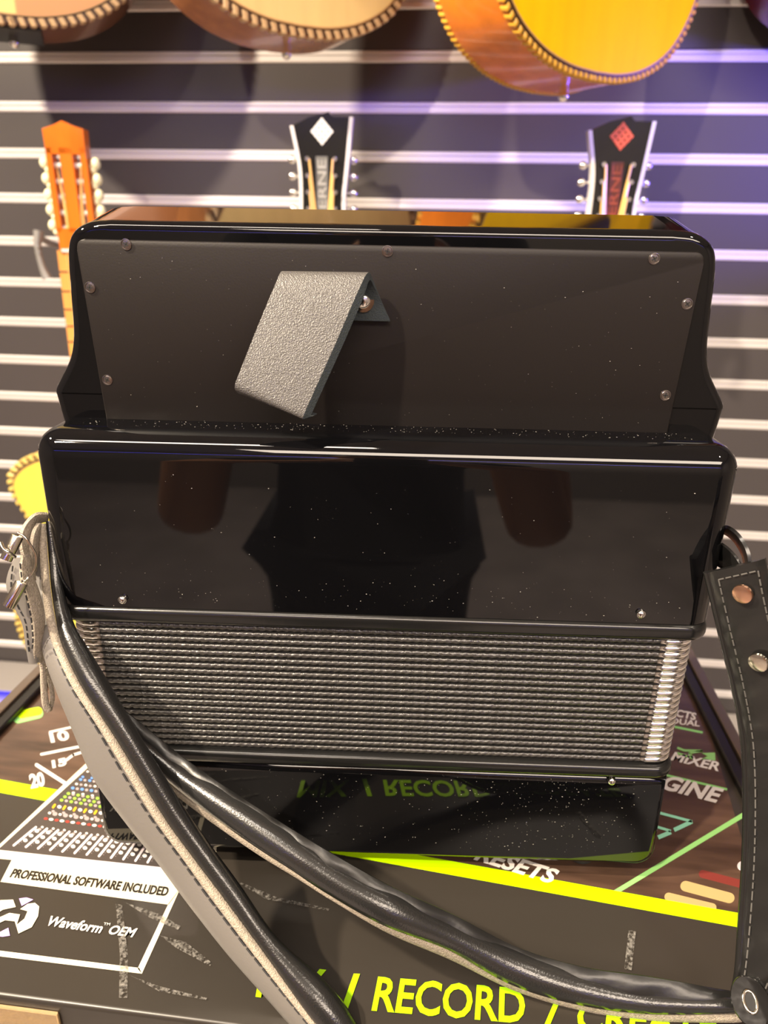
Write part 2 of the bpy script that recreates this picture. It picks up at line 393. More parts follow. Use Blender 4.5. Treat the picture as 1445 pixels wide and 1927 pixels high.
def guitar(loc, rz, label, top, side, rope, head, step=0.0155, back_rope=False, emblem=None, letter=None, panel=None, tail=None, neckmat=None, group=None, scale=(1, 1, 1), hsx=1.0, nw=1.0, fbm=None):
    g = empty('bajo_guitar', loc, rz, label, 'guitar', group)
    g.scale = scale
    link('sides_and_back', bm_mesh(outline_extrude(BODY, -DEP + 0.002, 0.0), 'sides_and_back', 35), side, g)
    fin = 0.945 if step > 0.014 else 0.957
    sb = [(x * fin, 0.286 + (z - 0.286) * (fin + 0.006)) for x, z in BODY]
    gb = [(x * 0.992, 0.286 + (z - 0.286) * 0.994) for x, z in BODY]
    link('binding_bed', bm_mesh(outline_extrude(gb, -DEP - 0.0004, -DEP + 0.004), 'binding_bed', 35), M['gap'], g)
    link('soundboard', bm_mesh(outline_extrude(sb, -DEP - 0.0022, -DEP + 0.003), 'soundboard', 35), top, g)
    # purfling ring between soundboard and rope binding
    n = len(BODY); vs = []; fs = []
    for a in (fin, fin + 0.008):
        for x, z in BODY: vs.append((x * a, -DEP - 0.0026, 0.286 + (z - 0.286) * (a + 0.006)))
    for q in range(n): fs.append((q, (q + 1) % n, n + (q + 1) % n, n + q))
    flatpoly('purfling', vs, fs, M['purf'], g)
    def teeth(name, y0, y1, st):
        bm = bmesh.new()
        for p, t in resample(BODY, st):
            a = math.atan2(t.y, t.x)
            big = st > 0.014
            vv = add_box(bm, (0, 0, 0), (st * (0.66 if big else 0.72), y1 - y0, 0.013 if big else 0.0085))
            for v in vv:          # slanted rope strand, slimmer toward its outer end
                if v.co.z < 0: v.co.x = v.co.x * 0.8 + 0.0045 * (1 if big else 0.6)
                v.co.x -= 0.30 * v.co.y
            bmesh.ops.transform(bm, matrix=Matrix.Translation((p.x, (y0 + y1) / 2, p.y)) @ Matrix.Rotation(-a, 4, 'Y') @ Matrix.Translation((0, 0, 0.0042 if big else 0.0022)), verts=vv)
            es = list({e for v in vv for e in v.link_edges})
            bmesh.ops.bevel(bm, geom=es, offset=0.0018, segments=1, affect='EDGES')
        o = link(name, bm_mesh(bm, name, 0), rope, g); o['kind'] = 'stuff'
    teeth('rope_binding', -DEP - 0.0020, -DEP + (0.012 if step > 0.014 else 0.010), step)
    if back_rope: teeth('back_rope_binding', -0.009, 0.0015, step * 0.8)
    bm = bmesh.new(); add_cyl(bm, (0, 0.002, 0), (0, 0.002, 0), 1e-4) if False else None
    add_cyl(bm, (0, -DEP * 0.55, 0.004), (0, -DEP * 0.55, -0.014), 0.006, 0.0075, 12); add_ball(bm, (0, -DEP * 0.55, -0.014), 0.008)
    link('strap_pin', bm_mesh(bm, 'strap_pin'), M['chrome'], g)
    if tail: box('tail_block', (0, -DEP * 0.5, -0.001), (0.09, DEP * 0.86, 0.006), tail, g, 0.001, 1)
    bm = bmesh.new(); add_cyl(bm, (0, -DEP - 0.0024, 0.37), (0, -DEP - 0.0034, 0.37), 0.062, n=40); link('rosette', bm_mesh(bm, 'rosette'), rope, g)
    bm = bmesh.new(); add_cyl(bm, (0, -DEP - 0.0030, 0.37), (0, -DEP - 0.0044, 0.37), 0.048, n=40); link('sound_hole', bm_mesh(bm, 'sound_hole'), M['slot'], g)
    bm = bmesh.new(); add_box(bm, (0, -DEP - 0.008, 0.17), (0.19, 0.013, 0.034)); bmesh.ops.bevel(bm, geom=bm.edges[:], offset=0.003, segments=2, affect='EDGES'); link('bridge', bm_mesh(bm, 'bridge'), M['ebony'], g)
    nm = neckmat or side
    bm = bmesh.new()
    rings = []
    for z, hw in ((0.50, 0.034 * nw), (0.60, 0.033 * nw), (HS0, 0.028 * nw)):
        rings.append([Vector((hw * math.cos(a), -DEP + 0.0 + 0.022 * math.sin(a), z)) for a in [math.pi * q / 8 for q in range(9)]])
    vs, fs = sweep_rings(rings); pyd('neck', vs, fs, nm, g)
    vs = []
    for z, hw in ((0.44, 0.0345 * nw), (HS0, 0.028 * nw)):
        vs += [(-hw, -DEP, z), (hw, -DEP, z), (hw, -DEP - 0.008, z), (-hw, -DEP - 0.008, z)]
    fb = pyd('fretboard', vs, [(0, 1, 5, 4), (1, 2, 6, 5), (2, 3, 7, 6), (3, 0, 4, 7), (0, 1, 2, 3), (4, 5, 6, 7)], M['ebony'] if head == 'black' else (fbm or nm), g, 0)
    d = 0.62
    for q in range(1, 18):
        z = HS0 - d * (1 - 2 ** (-q / 12.0)); o = link('fret', FRET, None, fb, (0, -DEP - 0.0086, z)); o.scale.x = nw * 0.056 + 0.012 * (HS0 - z) / 0.5
    hy = -DEP - 0.001
    kids0 = len(g.children)
    if head == 'black':
        hp = [(-0.030, HS0), (-0.036, HS0 + 0.03), (-0.0345, HS0 + 0.075), (-0.036, HS0 + 0.125), (-0.047, HS1 - 0.018), (-0.020, HS1 - 0.006), (0.012, HS1 + 0.002), (0.018, HS1 - 0.006), (0.047, HS1 - 0.005), (0.040, HS0 + 0.125), (0.0345, HS0 + 0.075), (0.036, HS0 + 0.03), (0.030, HS0)]
        link('headstock', bm_mesh(outline_extrude(hp, hy - 0.008, hy + 0.010, 0.001, 1), 'headstock', 30), M['headblack'], g)
        for sgn, line in ((-1, hp[0:5]), (1, hp[8:13])):
            c = catmull([Vector((x, hy - 0.0084, z)) for x, z in line], 24)
            vs, fs = sweep_rings([[p + Vector((-0.0028, -0.0006, 0)), p + Vector((0.0028, -0.0006, 0)), p + Vector((0.0028, 0.018, 0)), p + Vector((-0.0028, 0.018, 0))] for p in c])
            pyd('edge_binding', vs, fs, M['whitebind'], g, 30)
        # woven diamond emblem
        bm = bmesh.new(); rr = Matrix.Rotation(R(45), 4, 'Y')
        for a in range(4):
            o_ = (a - 1.5) * 0.0070
            add_box(bm, (o_, 0, 0), (0.0042, 0.0012, 0.0262)); add_box(bm, (0, -0.0002, o_), (0.0262, 0.0012, 0.0042))
        bmesh.ops.transform(bm, matrix=Matrix.Translation((0.001, hy - 0.0086, HS1 - 0.026)) @ Matrix.Diagonal((0.98, 1, 1.08, 1)) @ rr, verts=bm.verts)
        link('diamond_emblem', bm_mesh(bm, 'diamond_emblem', 0), emblem, g)
        box('name_panel', (0, hy - 0.0084, HS0 + 0.086), (0.019, 0.0008, 0.105), panel, g)
        uv, tf = text_mesh('VERNE', bold=0.01)
        vs = [(0.0068 - v.y * 0.0136, hy - 0.0091, HS0 + 0.040 + v.x * 0.094) for v in uv]
        flatpoly('lettering', vs, tf, letter, g)
        px0 = 0.022
    else:
        bm = bmesh.new()
        for x0, x1 in ((-0.033, -0.0235), (-0.0105, 0.0105), (0.0235, 0.033)):
            add_box(bm, ((x0 + x1) / 2, hy, HS0 + 0.095), (x1 - x0, 0.020, 0.13))
        add_box(bm, (0, hy, HS0 + 0.016), (0.062, 0.020, 0.04))
        link('headstock', bm_mesh(bm, 'headstock', 0), nm, g)
        hp = [(-0.033, HS0 + 0.150), (0.033, HS0 + 0.150), (0.034, HS1 - 0.012), (0.013, HS1 - 0.006), (0, HS1), (-0.013, HS1 - 0.006), (-0.034, HS1 - 0.012)]
        link('crest', bm_mesh(outline_extrude(hp, hy - 0.010, hy + 0.010, 0.0015, 2), 'crest', 30), nm, g)
        px0 = 0.017
    for sgn in (-1, 1):
        for q in range(5):
            z = HS0 + 0.036 + q * 0.0245
            bm = bmesh.new()
            if head == 'black':
                add_cyl(bm, (sgn * px0, hy - 0.008, z), (sgn * px0, hy - 0.017, z), 0.0042, 0.0036, 10)
                add_cyl(bm, (sgn * 0.030, hy + 0.004, z), (sgn * 0.047, hy + 0.004, z), 0.002, n=8)
                add_ball(bm, (sgn * 0.050, hy + 0.004, z), 0.0062, (1, 0.7, 1), 8)
                link('tuning_peg', bm_mesh(bm, 'tuning_peg'), M['chrome'], g)
                top_z = hy - 0.0155
            else:
                add_cyl(bm, (sgn * 0.0105, hy, z), (sgn * 0.0235, hy, z), 0.0046, n=10)
                link('string_roller', bm_mesh(bm, 'string_roller'), M['whitebind'], g)
                bm = bmesh.new()
                add_cyl(bm, (sgn * 0.033, hy + 0.005, z), (sgn * 0.041, hy + 0.005, z), 0.0035, n=8)
                add_ball(bm, (sgn * 0.0425, hy + 0.003, z + 0.004), 0.0098, (0.85, 0.8, 1), 8); add_ball(bm, (sgn * 0.0385, hy + 0.003, z - 0.006), 0.0065, (0.8, 0.8, 1), 8)
                link('tuning_peg', bm_mesh(bm, 'tuning_peg'), M['pearl'], g)
                top_z = hy - 0.004
            xe = sgn * (px0 - 0.003) if head == 'black' else sgn * (0.013 + 0.0018 * q)
            xn = sgn * (0.0050 + 0.0040 * (4 - q))
            bm = bmesh.new()
            add_cyl(bm, (xe, top_z, z), (xn, -DEP - 0.0105, HS0), 0.0019 if head == 'black' else 0.0010, n=6)
            add_cyl(bm, (xn, -DEP - 0.0105, HS0), (xn * 1.5, -DEP - 0.0125, 0.17), 0.0008, n=5)
            link('string', bm_mesh(bm, 'string'), M['string'], g)
    if hsx != 1.0:
        for ch in g.children:
            if ch.name.split('.')[0] in ('headstock', 'edge_binding', 'diamond_emblem', 'name_panel', 'lettering', 'tuning_peg', 'string', 'nut'): ch.scale.x = hsx
    box('nut', (0, -DEP - 0.007, HS0), (0.056, 0.010, 0.005), M['whitebind'], g)
    return g
W_CREAM = wood('cream_spruce', (0.72, 0.53, 0.23), 0.05); W_YEL = wood('amber_yellow_spruce', (0.92, 0.55, 0.0), 0.05)
W_LEMON = wood('pale_yellow_spruce', (0.75, 0.58, 0.08), 0.05)
W_ORANGE = wood('orange_maple', (0.70, 0.19, 0.012), 0.14); W_BROWN = wood('brown_walnut', (0.42, 0.17, 0.055), 0.14); W_DARK = wood('dark_brown_rosewood', (0.20, 0.085, 0.045), 0.15)
W_RED = wood('dark_red_lacquer', (0.10, 0.006, 0.008), 0.2); W_CEDAR = wood('orange_cedar_neck', (0.62, 0.145, 0.012), 0.15)
W_TWO = two_tone('two_tone_soundboard', (0.80, 0.62, 0.20), (0.62, 0.25, 0.09), 0.012, 0, 0.002)
def on_wall(px, py, off): return tuple(WL(px, py, off))
UP_G = 'bajo guitars hung along the top of the slatwall'; LO_G = 'bajo guitars hung in the lower row'
guitar(on_wall(30, 79, 0.125), -WY + R(27), 'two-tone orange topped guitar with dark tail block, top left corner', W_TWO, W_DARK, M['rope_lt'], 'slot', group=UP_G, tail=M['slot'], scale=(0.92, 1, 0.95))
guitar(on_wall(510, 98, 0.14), -WY + R(35), 'cream topped guitar with brown sides hanging at the top centre', W_CREAM, W_BROWN, M['rope_lt'], 'slot', group=UP_G, step=0.0165, scale=(0.86, 1, 0.95))
guitar(on_wall(1000, 174, 0.16), -WY + R(40), 'bright yellow topped guitar with glossy orange sides, upper right', W_YEL, W_ORANGE, M['rope_y'], 'slot', 0.0115, True, group=UP_G, scale=(0.90, 1.05, 0.95))
guitar(on_wall(1625, 100, 0.05), -WY + R(3), 'dark red guitar whose edge shows at the top right corner', W_RED, W_RED, M['headblack'], 'black', emblem=M['emb_red'], letter=M['let_red'], panel=M['pal_red'], group=UP_G)
lowz = 1.135
def low(px, py, *a, **k):
    p = WL(px, py, 0.15); return guitar((p.x, p.y + 0.115, p.z - lowz * 0.985), *a, **k)
low(122, 228, -WY + R(4), 'pale yellow guitar with slotted orange headstock behind the left shoulder strap', W_LEMON, W_BROWN, mat('pale_yellow_rope_binding', (0.62, 0.46, 0.12), 0.4), 'slot', neckmat=W_CEDAR, group=LO_G, scale=(1, 1, 0.985), nw=1.35, fbm=wood('honey_fretboard', (0.62, 0.28, 0.075), 0.15))
low(613, 214, -WY + R(2), 'black headstock with silver diamond emblem above the accordion', W_CREAM, W_BROWN, M['rope_lt'], 'black', emblem=M['emb_grey'], letter=M['let_grey'], panel=M['pal_grey'], group=LO_G, scale=(0.78, 1, 0.985), hsx=1.28)
low(1179, 222, -WY + R(2), 'black headstock with red diamond emblem above the accordion', W_RED, W_RED, M['rope_lt'], 'black', emblem=M['emb_red'], letter=M['let_red'], panel=M['pal_red'], group=LO_G, scale=(0.78, 1, 0.985), hsx=1.28)
# hangers: two-pronged yokes fixed to the slatwall below each lower headstock
def hanger(px, py, label):
    p = WL(px, py, 0.13); r = empty('guitar_hanger', (p.x, p.y + 0.128, p.z - lowz + HS0 + 0.004), -WY, label, 'hanger', 'yoke hangers on the slatwall')
    box('back_plate', (0, -0.002, 0), (0.05, 0.004, 0.09), M['hanger'], r, 0.001, 1)
    tube('arm', [Vector((0, 0, 0)), Vector((0, -0.05, 0)), Vector((0, -0.085, 0))], 0.005, M['hanger'], r)
    for s in (-1, 1):
        tube('prong', catmull([(0, -0.085, 0), (s * 0.03, -0.088, -0.002), (s * 0.041, -0.11, 0), (s * 0.041, -0.16, 0.012)], 16), 0.0055, M['hanger'], r)
        vs, fs = sweep_rings(tube_rings(catmull([(s * 0.041, -0.155, 0.022), (s * 0.044, -0.160, -0.005), (s * 0.041, -0.160, -0.035), (s * 0.036, -0.158, -0.055)], 12), lambda t: 0.0085 - 0.003 * math.sin(math.pi * t), 10))
        pyd('grip', vs, fs, M['hanger'], r)
hanger(116, 222, 'grey yoke hanger holding the pale yellow guitar at left')
hanger(613, 214, 'yoke hanger holding the guitar with the silver diamond headstock')
hanger(1179, 222, 'yoke hanger holding the guitar with the red diamond headstock')

# ================================================================ PRINTED BOX (the accordion stands on it)
BY = R(-6.0)
bxx = Vector((math.cos(BY), math.sin(BY), 0)); bxy = Vector((-math.sin(BY), math.cos(BY), 0))
# near left corner from the front edge and the left edge
fl = BX(0, 1874)
left_pt = BX(40, 1330); right_pt = BX(1352, 1390)
BO = fl + bxx * ((left_pt - fl).dot(bxx) - 0.004)          # front left corner
BW = (right_pt - BO).dot(bxx) + 0.004
BD = 0.40; BH = 0.20
bxroot = empty('mixer_box', tuple(BO + bxx * BW / 2 + bxy * BD / 2 - Vector((0, 0, BH))), BY, 'large black printed carton with lime stripe, under the accordion', 'box')
def bl(p):           # world point -> box local
    d = Vector(p) - bxroot.location
    return Vector((d.dot(bxx), d.dot(bxy), d.z))
def bl2(px, py, h=0.0):
    v = bl(BX(px, py)); v.z = BH + h; return v
box('carton', (0, 0, BH / 2), (BW, BD, BH), M['cardboard'], bxroot, 0.0025, 3)
# raised carton rims along both sides
for s in (-1, 1):
    e = s * (BW / 2)
    o = box('carton_rim', (e + s * 0.0045, 0.02, BH / 2 + 0.004), (0.009, BD - 0.04, BH + 0.008), M['rim'], bxroot, 0.0015, 2)
    box('rim_inner_strip', (e - s * 0.0045, 0.02, BH + 0.0025), (0.009, BD - 0.045, 0.006), M['rim_black'], bxroot, 0.001, 1)  # black strip along the inner side of each rim
box('packing_tape', (bl2(60, 1905).x - 0.055, -BD / 2 - 0.0008, BH - 0.021), (0.13, 0.0022, 0.03), M['kraft'], bxroot, 0.0006, 1)
H1, H2, H3 = 0.00025, 0.0005, 0.00075
def pr(name, pts, m, h=H1):
    return flatpoly(name, [bl2(x, y, h) for x, y in pts], [tuple(range(len(pts)))], m, bxroot)
def clipx(v):
    v.x = max(-BW / 2 + 0.0005, min(BW / 2 - 0.0005, v.x)); v.y = max(-BD / 2 + 0.0005, v.y); return v
def pr_many(name, polys, m, h=H1):
    vs = []; fs = []
    for P in polys:
        fs.append(tuple(range(len(vs), len(vs) + len(P)))); vs += [clipx(bl2(x, y, h)) for x, y in P]
    return flatpoly(name, vs, fs, m, bxroot)
def ptext(s, bl0, bl1, top, m, h=H2, shear=0.0, bold=0.0, space=1.0, name='lettering'):
    """print text: baseline from bl0 to bl1, cap height reaching 'top' above bl0 (all measured on the box top)"""
    a, b, c = bl2(*bl0, h), bl2(*bl1, h), bl2(*top, h)
    uv, tf = text_mesh(s, shear, bold, space)
    return flatpoly(name, [a + (b - a) * v.x + (c - a) * v.y for v in uv], tf, m, bxroot)
def seg(p, q, wd):
    d = Vector((q[0] - p[0], q[1] - p[1])); n = Vector((-d.y, d.x)).normalized() * wd / 2
    return [(p[0] + n.x, p[1] + n.y), (q[0] + n.x, q[1] + n.y), (q[0] - n.x, q[1] - n.y), (p[0] - n.x, p[1] - n.y)]
def capsule(p, q, wd, n=8):
    d = Vector((q[0] - p[0], q[1] - p[1])); a0 = math.atan2(d.y, d.x)
    return [(q[0] + math.cos(a0 - math.pi / 2 + math.pi * k / n) * wd / 2, q[1] + math.sin(a0 - math.pi / 2 + math.pi * k / n) * wd / 2) for k in range(n + 1)] + \
           [(p[0] + math.cos(a0 + math.pi / 2 + math.pi * k / n) * wd / 2, p[1] + math.sin(a0 + math.pi / 2 + math.pi * k / n) * wd / 2) for k in range(n + 1)]
# lime stripe, brown picture area behind it
pr_many('brown_picture_print', [[(-60, 1455), (1440, 1727), (1440, 1300), (1330, 1180), (60, 1180), (-60, 1350)]], M['brownprint'], 0.00012)
pr_many('lime_stripe', [[(-60, 1456), (1420, 1724), (1420, 1751), (-60, 1481)]], M['lime'], 0.00017)
# big lime words along the front edge
for s, a, b, c in (('MIX', (481, 1875), (610, 1892), (492, 1812)), ('/', (641, 1899), (676, 1901), (644, 1834)), ('RECORD', (699, 1901), (988, 1926), (711, 1840)), ('/', (1022, 1932), (1052, 1934), (1030, 1872)), ('CREATE', (1082, 1940), (1350, 1956), (1090, 1884))):
    ptext(s, a, b, c, M['limetext'], bold=0.022)
# software panel
pr_many('panel_frame', [[(25, 1613), (352, 1652), (339, 1674), (317, 1703), (1, 1660)], [(317, 1701), (339, 1673), (267, 1833), (259, 1823)], [(-60, 1782), (262, 1822), (267, 1833), (-60, 1793)]], M['cream'], H1)
ptext('PROFESSIONAL SOFTWARE INCLUDED', (18, 1651), (315, 1687), (25, 1636), M['black'], shear=0.15, bold=0.035)
ptext('Waveform', (88, 1742), (190, 1757), (96, 1725), M['white'], shear=0.22, bold=0.03, space=1.0)
ptext('TM', (195, 1742), (207, 1743), (196, 1737), M['white'], bold=0.01)
ptext('OEM', (203, 1758), (253, 1765), (210, 1742), M['white'], shear=0.22, bold=0.03, space=1.0)
pr_many('round_emblem', [[(-30, 1708), (0, 1695), (25, 1694), (30, 1708), (6, 1713), (-8, 1722), (-30, 1748)], [(-20, 1736), (18, 1719), (38, 1722), (32, 1741), (46, 1730), (52, 1716), (38, 1712), (52, 1702), (66, 1700), (74, 1707), (72, 1725), (60, 1746), (35, 1758), (28, 1735), (10, 1733), (-20, 1747)]], M['cream'], H2)
pr_many('emblem_violet', [[(36, 1692), (50, 1690), (63, 1694), (41, 1706)], [(-14, 1762), (16, 1747), (19, 1762), (5, 1764)]], M['violet'], H2)
# mixer picture
pr_many('picture_border', [[(-14, 1615), (-14, 1602), (168, 1431), (300, 1306), (440, 1322), (408, 1590), (402, 1662), (250, 1643)]], M['cream'], 0.00023)
pr_many('mixer_picture', [[(-2, 1598), (169, 1442), (300, 1318), (428, 1338), (402, 1590), (397, 1643), (250, 1627), (0, 1600)]], M['darkprint'], 0.0003)
pr_many('mixer_front_edge', [[(-6, 1600), (250, 1627), (397, 1643), (397, 1651), (250, 1634), (-6, 1607)]], M['lilac'], 0.00036)
ROW = {'f0': ((26, 1592), (22.9, 2.9)), 'f1': ((71, 1555), (20.8, 2.9)), 'red': ((86.5, 1541.6), (20.3, 2.8)), 'orange': ((102, 1518), (19.5, 2.9)), 'green': ((121, 1502), (18.2, 3.0)), 'blue': ((137, 1484), (17.6, 2.3)), 'blue2': ((152, 1468), (17.0, 2.0)), 'top': ((165, 1453), (16.4, 2.0))}
def mp_(row, c): (x, y), (dx, dy) = ROW[row]; return Vector((x + dx * c, y + dy * c))
def disc(p, r, n=8, sy=0.8): return [(p.x + r * math.cos(2 * math.pi * k / n), p.y + r * sy * math.sin(2 * math.pi * k / n)) for k in range(n)]
F_, K_ = [], {n: [] for n in ('white', 'redprint', 'orange', 'knobgreen', 'blueprint', 'greyprint')}
for c in range(16):
    a, b, r_, o_, g_, b1, b2, t_ = [mp_(k, c) for k in ('f0', 'f1', 'red', 'orange', 'green', 'blue', 'blue2', 'top')]
    F_.append(capsule(tuple(a), tuple(a.lerp(b, 0.93)), 4.4, 4))
    side = Vector((10.5, 1.5)); hs = side * 0.95
    for t in (0.22, 0.46, 0.70): K_['white'].append(disc(a.lerp(b, t) + side * 1.05 + Vector((1, -3)), 4.5))
    for t in (0.1, 0.2, 0.3, 0.4, 0.5, 0.6, 0.7, 0.8): K_['greyprint'].append(disc(a.lerp(b, t) + side * 0.55, 1.0, 4))
    K_['white'].append(disc(a.lerp(b, 0.97) + hs, 2.8)); K_['greyprint'].append(disc(a.lerp(b, 0.86) + hs, 3.4))
    K_['redprint'].append(disc(r_, 3.8, 8, 0.6)); K_['white'].append(disc(r_ + hs, 4.6, 8, 0.6))
    m_ = r_.lerp(o_, 0.45)
    K_['white'].append(disc(m_, 3.2)); K_['greyprint'].append(disc(m_ + hs, 5.0)); K_['greyprint'].append(disc(r_.lerp(o_, 0.62) + hs * 0.4, 3.2))
    K_['orange'].append(capsule(tuple(o_ + Vector((-2, 2.5))), tuple(o_ + Vector((1.5, -2.5))), 4.2, 4)); K_['white'].append(disc(o_ + hs, 4.2))
    for t in (-8, -1.5, 5): K_['knobgreen'].append(disc(g_ + Vector((-t, t * 0.95)), 3.7)); K_['greyprint'].append(disc(g_ + Vector((-t, t * 0.95)) + hs * 0.9, 3.4))
    K_['white'].append(disc(g_.lerp(b1, 0.58) + hs * 0.8, 3.2, 8, 0.6)); K_['blueprint'].append(disc(b1, 3.5)); K_['greyprint'].append(disc(b1 + hs * 0.85, 3.3))
    m_ = b1.lerp(b2, 0.48); K_['white'].append(disc(m_, 3.0)); K_['greyprint'].append(disc(m_ + hs * 0.85, 3.0))
    K_['blueprint'].append(disc(b2, 3.2)); K_['blueprint'].append(disc(b2 + Vector((4, -5)), 2.8)); K_['greyprint'].append(disc(b2 + hs * 0.8, 3.0)); K_['white'].append(disc(t_, 2.6)); K_['greyprint'].append(disc(t_ + hs * 0.8, 2.6))
pr_many('fader_print', F_, M['lilac'], H2)
for n_, P in K_.items(): pr_many('knob_print', P, M[n_], H2 if n_ != 'greyprint' else 0.0004)
# dial marks and the lime capsule, far left
pr_many('capsule_print', [capsule((34, 1352), (72, 1343), 19)], M['green'], H1); pr_many('capsule_print', [capsule((40, 1345), (72, 1339), 15)], M['lime'], H2)
pr_many('dial_marks', [capsule((78, 1420), (152, 1405), 5), capsule((69, 1440), (122, 1474), 7), capsule((122, 1433), (138, 1421), 5), capsule((138, 1421), (158, 1415), 5), capsule((94, 1378), (134, 1369), 4)], M['white'], H1)
ptext('10', (96, 1398), (132, 1392), (92, 1381), M['white'], bold=0.04); ptext('15', (99, 1446), (126, 1440), (97, 1433), M['white'], bold=0.05); ptext('20', (58, 1484), (86, 1478), (54, 1460), M['white'], bold=0.05)
# right hand side
ptext('ENGINE', (1182, 1468), (1352, 1512), (1196, 1445), M['white'], shear=0.15, bold=0.035)
ptext('PRESETS', (868, 1610), (1040, 1664), (884, 1588), M['white'], shear=0.15, bold=0.035)
ptext('EFFECTS MIXER', (1140, 1402), (1352, 1452), (1148, 1388), M['white'], shear=0.1, bold=0.03); ptext('EFFECTS', (1230, 1340), (1308, 1356), (1234, 1328), M['white'], bold=0.03); ptext('DUAL', (1262, 1362), (1316, 1368), (1264, 1352), M['white'], bold=0.02)
pr_many('green_lines', [seg((1230, 1360), (1322, 1379), 4), seg((1240, 1456), (1368, 1486), 4)], M['green'], H1)
pr_many('mint_line', [seg((1150, 1684), (1400, 1533), 9)], M['mint'], 0.00015)
pr_many('zigzag_emblem', [seg((1274, 1408), (1287, 1413), 4), seg((1287, 1413), (1322, 1414), 4), seg((1322, 1414), (1296, 1418), 4), seg((1296, 1418), (1304, 1428), 4), seg((1304, 1428), (1274, 1418), 4), [(1320, 1418), (1345, 1417), (1346, 1432), (1318, 1430), (1331, 1424)]], M['mint'], H2)
pr_many('hexagon_print', [seg((1238, 1530), (1302, 1547), 5), seg((1302, 1547), (1268, 1563), 8), seg((1262, 1567), (1238, 1577), 8), seg((1236, 1557), (1262, 1565), 5)], M['teal'], H2)
pr_many('meter_print', [capsule((1290, 1668), (1372, 1690), 20), capsule((1258, 1688), (1340, 1708), 16)], M['tan'], 0.00015); pr_many('meter_print', [capsule((1322, 1645), (1410, 1668), 15)], M['red'], 0.00015); pr_many('meter_print', [capsule((1396, 1630), (1412, 1634), 18)], M['lilac'], 0.00015)
# scuffs: worn patches with broken edges
scuff = mat('scuff_wear', (0.20, 0.19, 0.175), 0.7); nt = scuff.node_tree
tr = nt.nodes.new('ShaderNodeBsdfTransparent'); mxs = nt.nodes.new('ShaderNodeMixShader'); tcn = nt.nodes.new('ShaderNodeTexCoord'); nz = nt.nodes.new('ShaderNodeTexNoise'); nz.inputs['Scale'].default_value = 620; nz.inputs['Detail'].default_value = 4
crn = nt.nodes.new('ShaderNodeValToRGB'); crn.color_ramp.elements[0].position = 0.40; crn.color_ramp.elements[1].position = 0.75
nt.links.new(tcn.outputs['Object'], nz.inputs['Vector']); nt.links.new(nz.outputs['Fac'], crn.inputs['Fac']); nt.links.new(crn.outputs['Color'], mxs.inputs[0])
nt.links.new(tr.outputs[0], mxs.inputs[1]); nt.links.new(nt.nodes['Principled BSDF'].outputs[0], mxs.inputs[2]); nt.links.new(mxs.outputs[0], nt.nodes['Material Output'].inputs['Surface'])
for P in ([[(218, 1703), (230, 1705), (241, 1800), (240, 1880), (224, 1880), (226, 1800)], [(1182, 1752), (1196, 1755), (1188, 1828), (1174, 1826)], [(235, 1700), (300, 1722), (340, 1745), (335, 1752), (280, 1728)], [(300, 1762), (350, 1775), (400, 1815), (395, 1820), (330, 1785)], [(246, 1838), (300, 1858), (390, 1880), (388, 1884), (300, 1868)], [(435, 1655), (520, 1690), (620, 1712), (618, 1716), (500, 1694)]]): pr_many('scuff_mark', [P], scuff, 0.0009)

# support under the carton and the printed box standing against the wall
tb = empty('display_table', (BO.x + 0.27, BO.y + 0.24, FZ), BY, 'low black table hidden under the printed carton', 'table')
th = -BH - FZ
box('table_top', (0, 0, th - 0.0125), (0.50, 0.34, 0.025), M['frame_black'], tb, 0.002, 1)
for sx in (-1, 1):
    for sy in (-1, 1): box('leg', (sx * 0.22, sy * 0.14, (th - 0.025) / 2), (0.03, 0.03, th - 0.025), M['frame_black'], tb, 0.002, 1)
p1 = WL(20, 1297, 0.12); 
wbh = p1.z - FZ - 0.006
c0 = wn * (WD - 0.062)
grad = mat('blue_to_white_print', (0.1, 0.1, 0.9), 0.35); nt = grad.node_tree; b = nt.nodes['Principled BSDF']
tcn = nt.nodes.new('ShaderNodeTexCoord'); se = nt.nodes.new('ShaderNodeSeparateXYZ'); mr = nt.nodes.new('ShaderNodeMapRange'); mr.inputs['From Min'].default_value = wbh - 0.055; mr.inputs['From Max'].default_value = wbh - 0.008
cr = nt.nodes.new('ShaderNodeValToRGB'); cr.color_ramp.elements[0].color = (0.80, 0.76, 0.95, 1); cr.color_ramp.elements[1].color = (0.03, 0.03, 0.95, 1)
nt.links.new(tcn.outputs['Object'], se.inputs[0]); nt.links.new(se.outputs[2], mr.inputs['Value']); nt.links.new(mr.outputs[0], cr.inputs['Fac']); nt.links.new(cr.outputs['Color'], b.inputs['Base Color'])
wb = empty('long_carton', (c0.x - 0.12, c0.y + 0.011, FZ), -WY, 'long carton with blue and white band standing on the floor against the slatwall', 'box')
box('carton', (0, 0, wbh / 2), (2.5, 0.115, wbh), mat('grey_carton', (0.30, 0.28, 0.27), 0.5), wb, 0.002, 1)
box('printed_band', (0, -0.058, wbh - 0.0275), (2.5, 0.0016, 0.053), grad, wb)

# ================================================================ ACCORDION
acc = empty('accordion', tuple(A0), AW, 'glossy black button accordion seen from behind, standing on the printed carton', 'accordion')
HW = 0.1677
# treble casing
bm = bmesh.new(); add_box(bm, (0, 0.085, (0.2695 + 0.1745) / 2), (2 * 0.1748, 0.17, 0.2695 - 0.1745))
es = [e for e in bm.edges if not all(v.co.z < 0.2 for v in e.verts)]
bmesh.ops.bevel(bm, geom=es, offset=0.0135, segments=8, profile=0.5, affect='EDGES')
tre = link('treble_casing', bm_mesh(bm, 'treble_casing', 60), M['lacquer'], acc); wn_mod(tre)
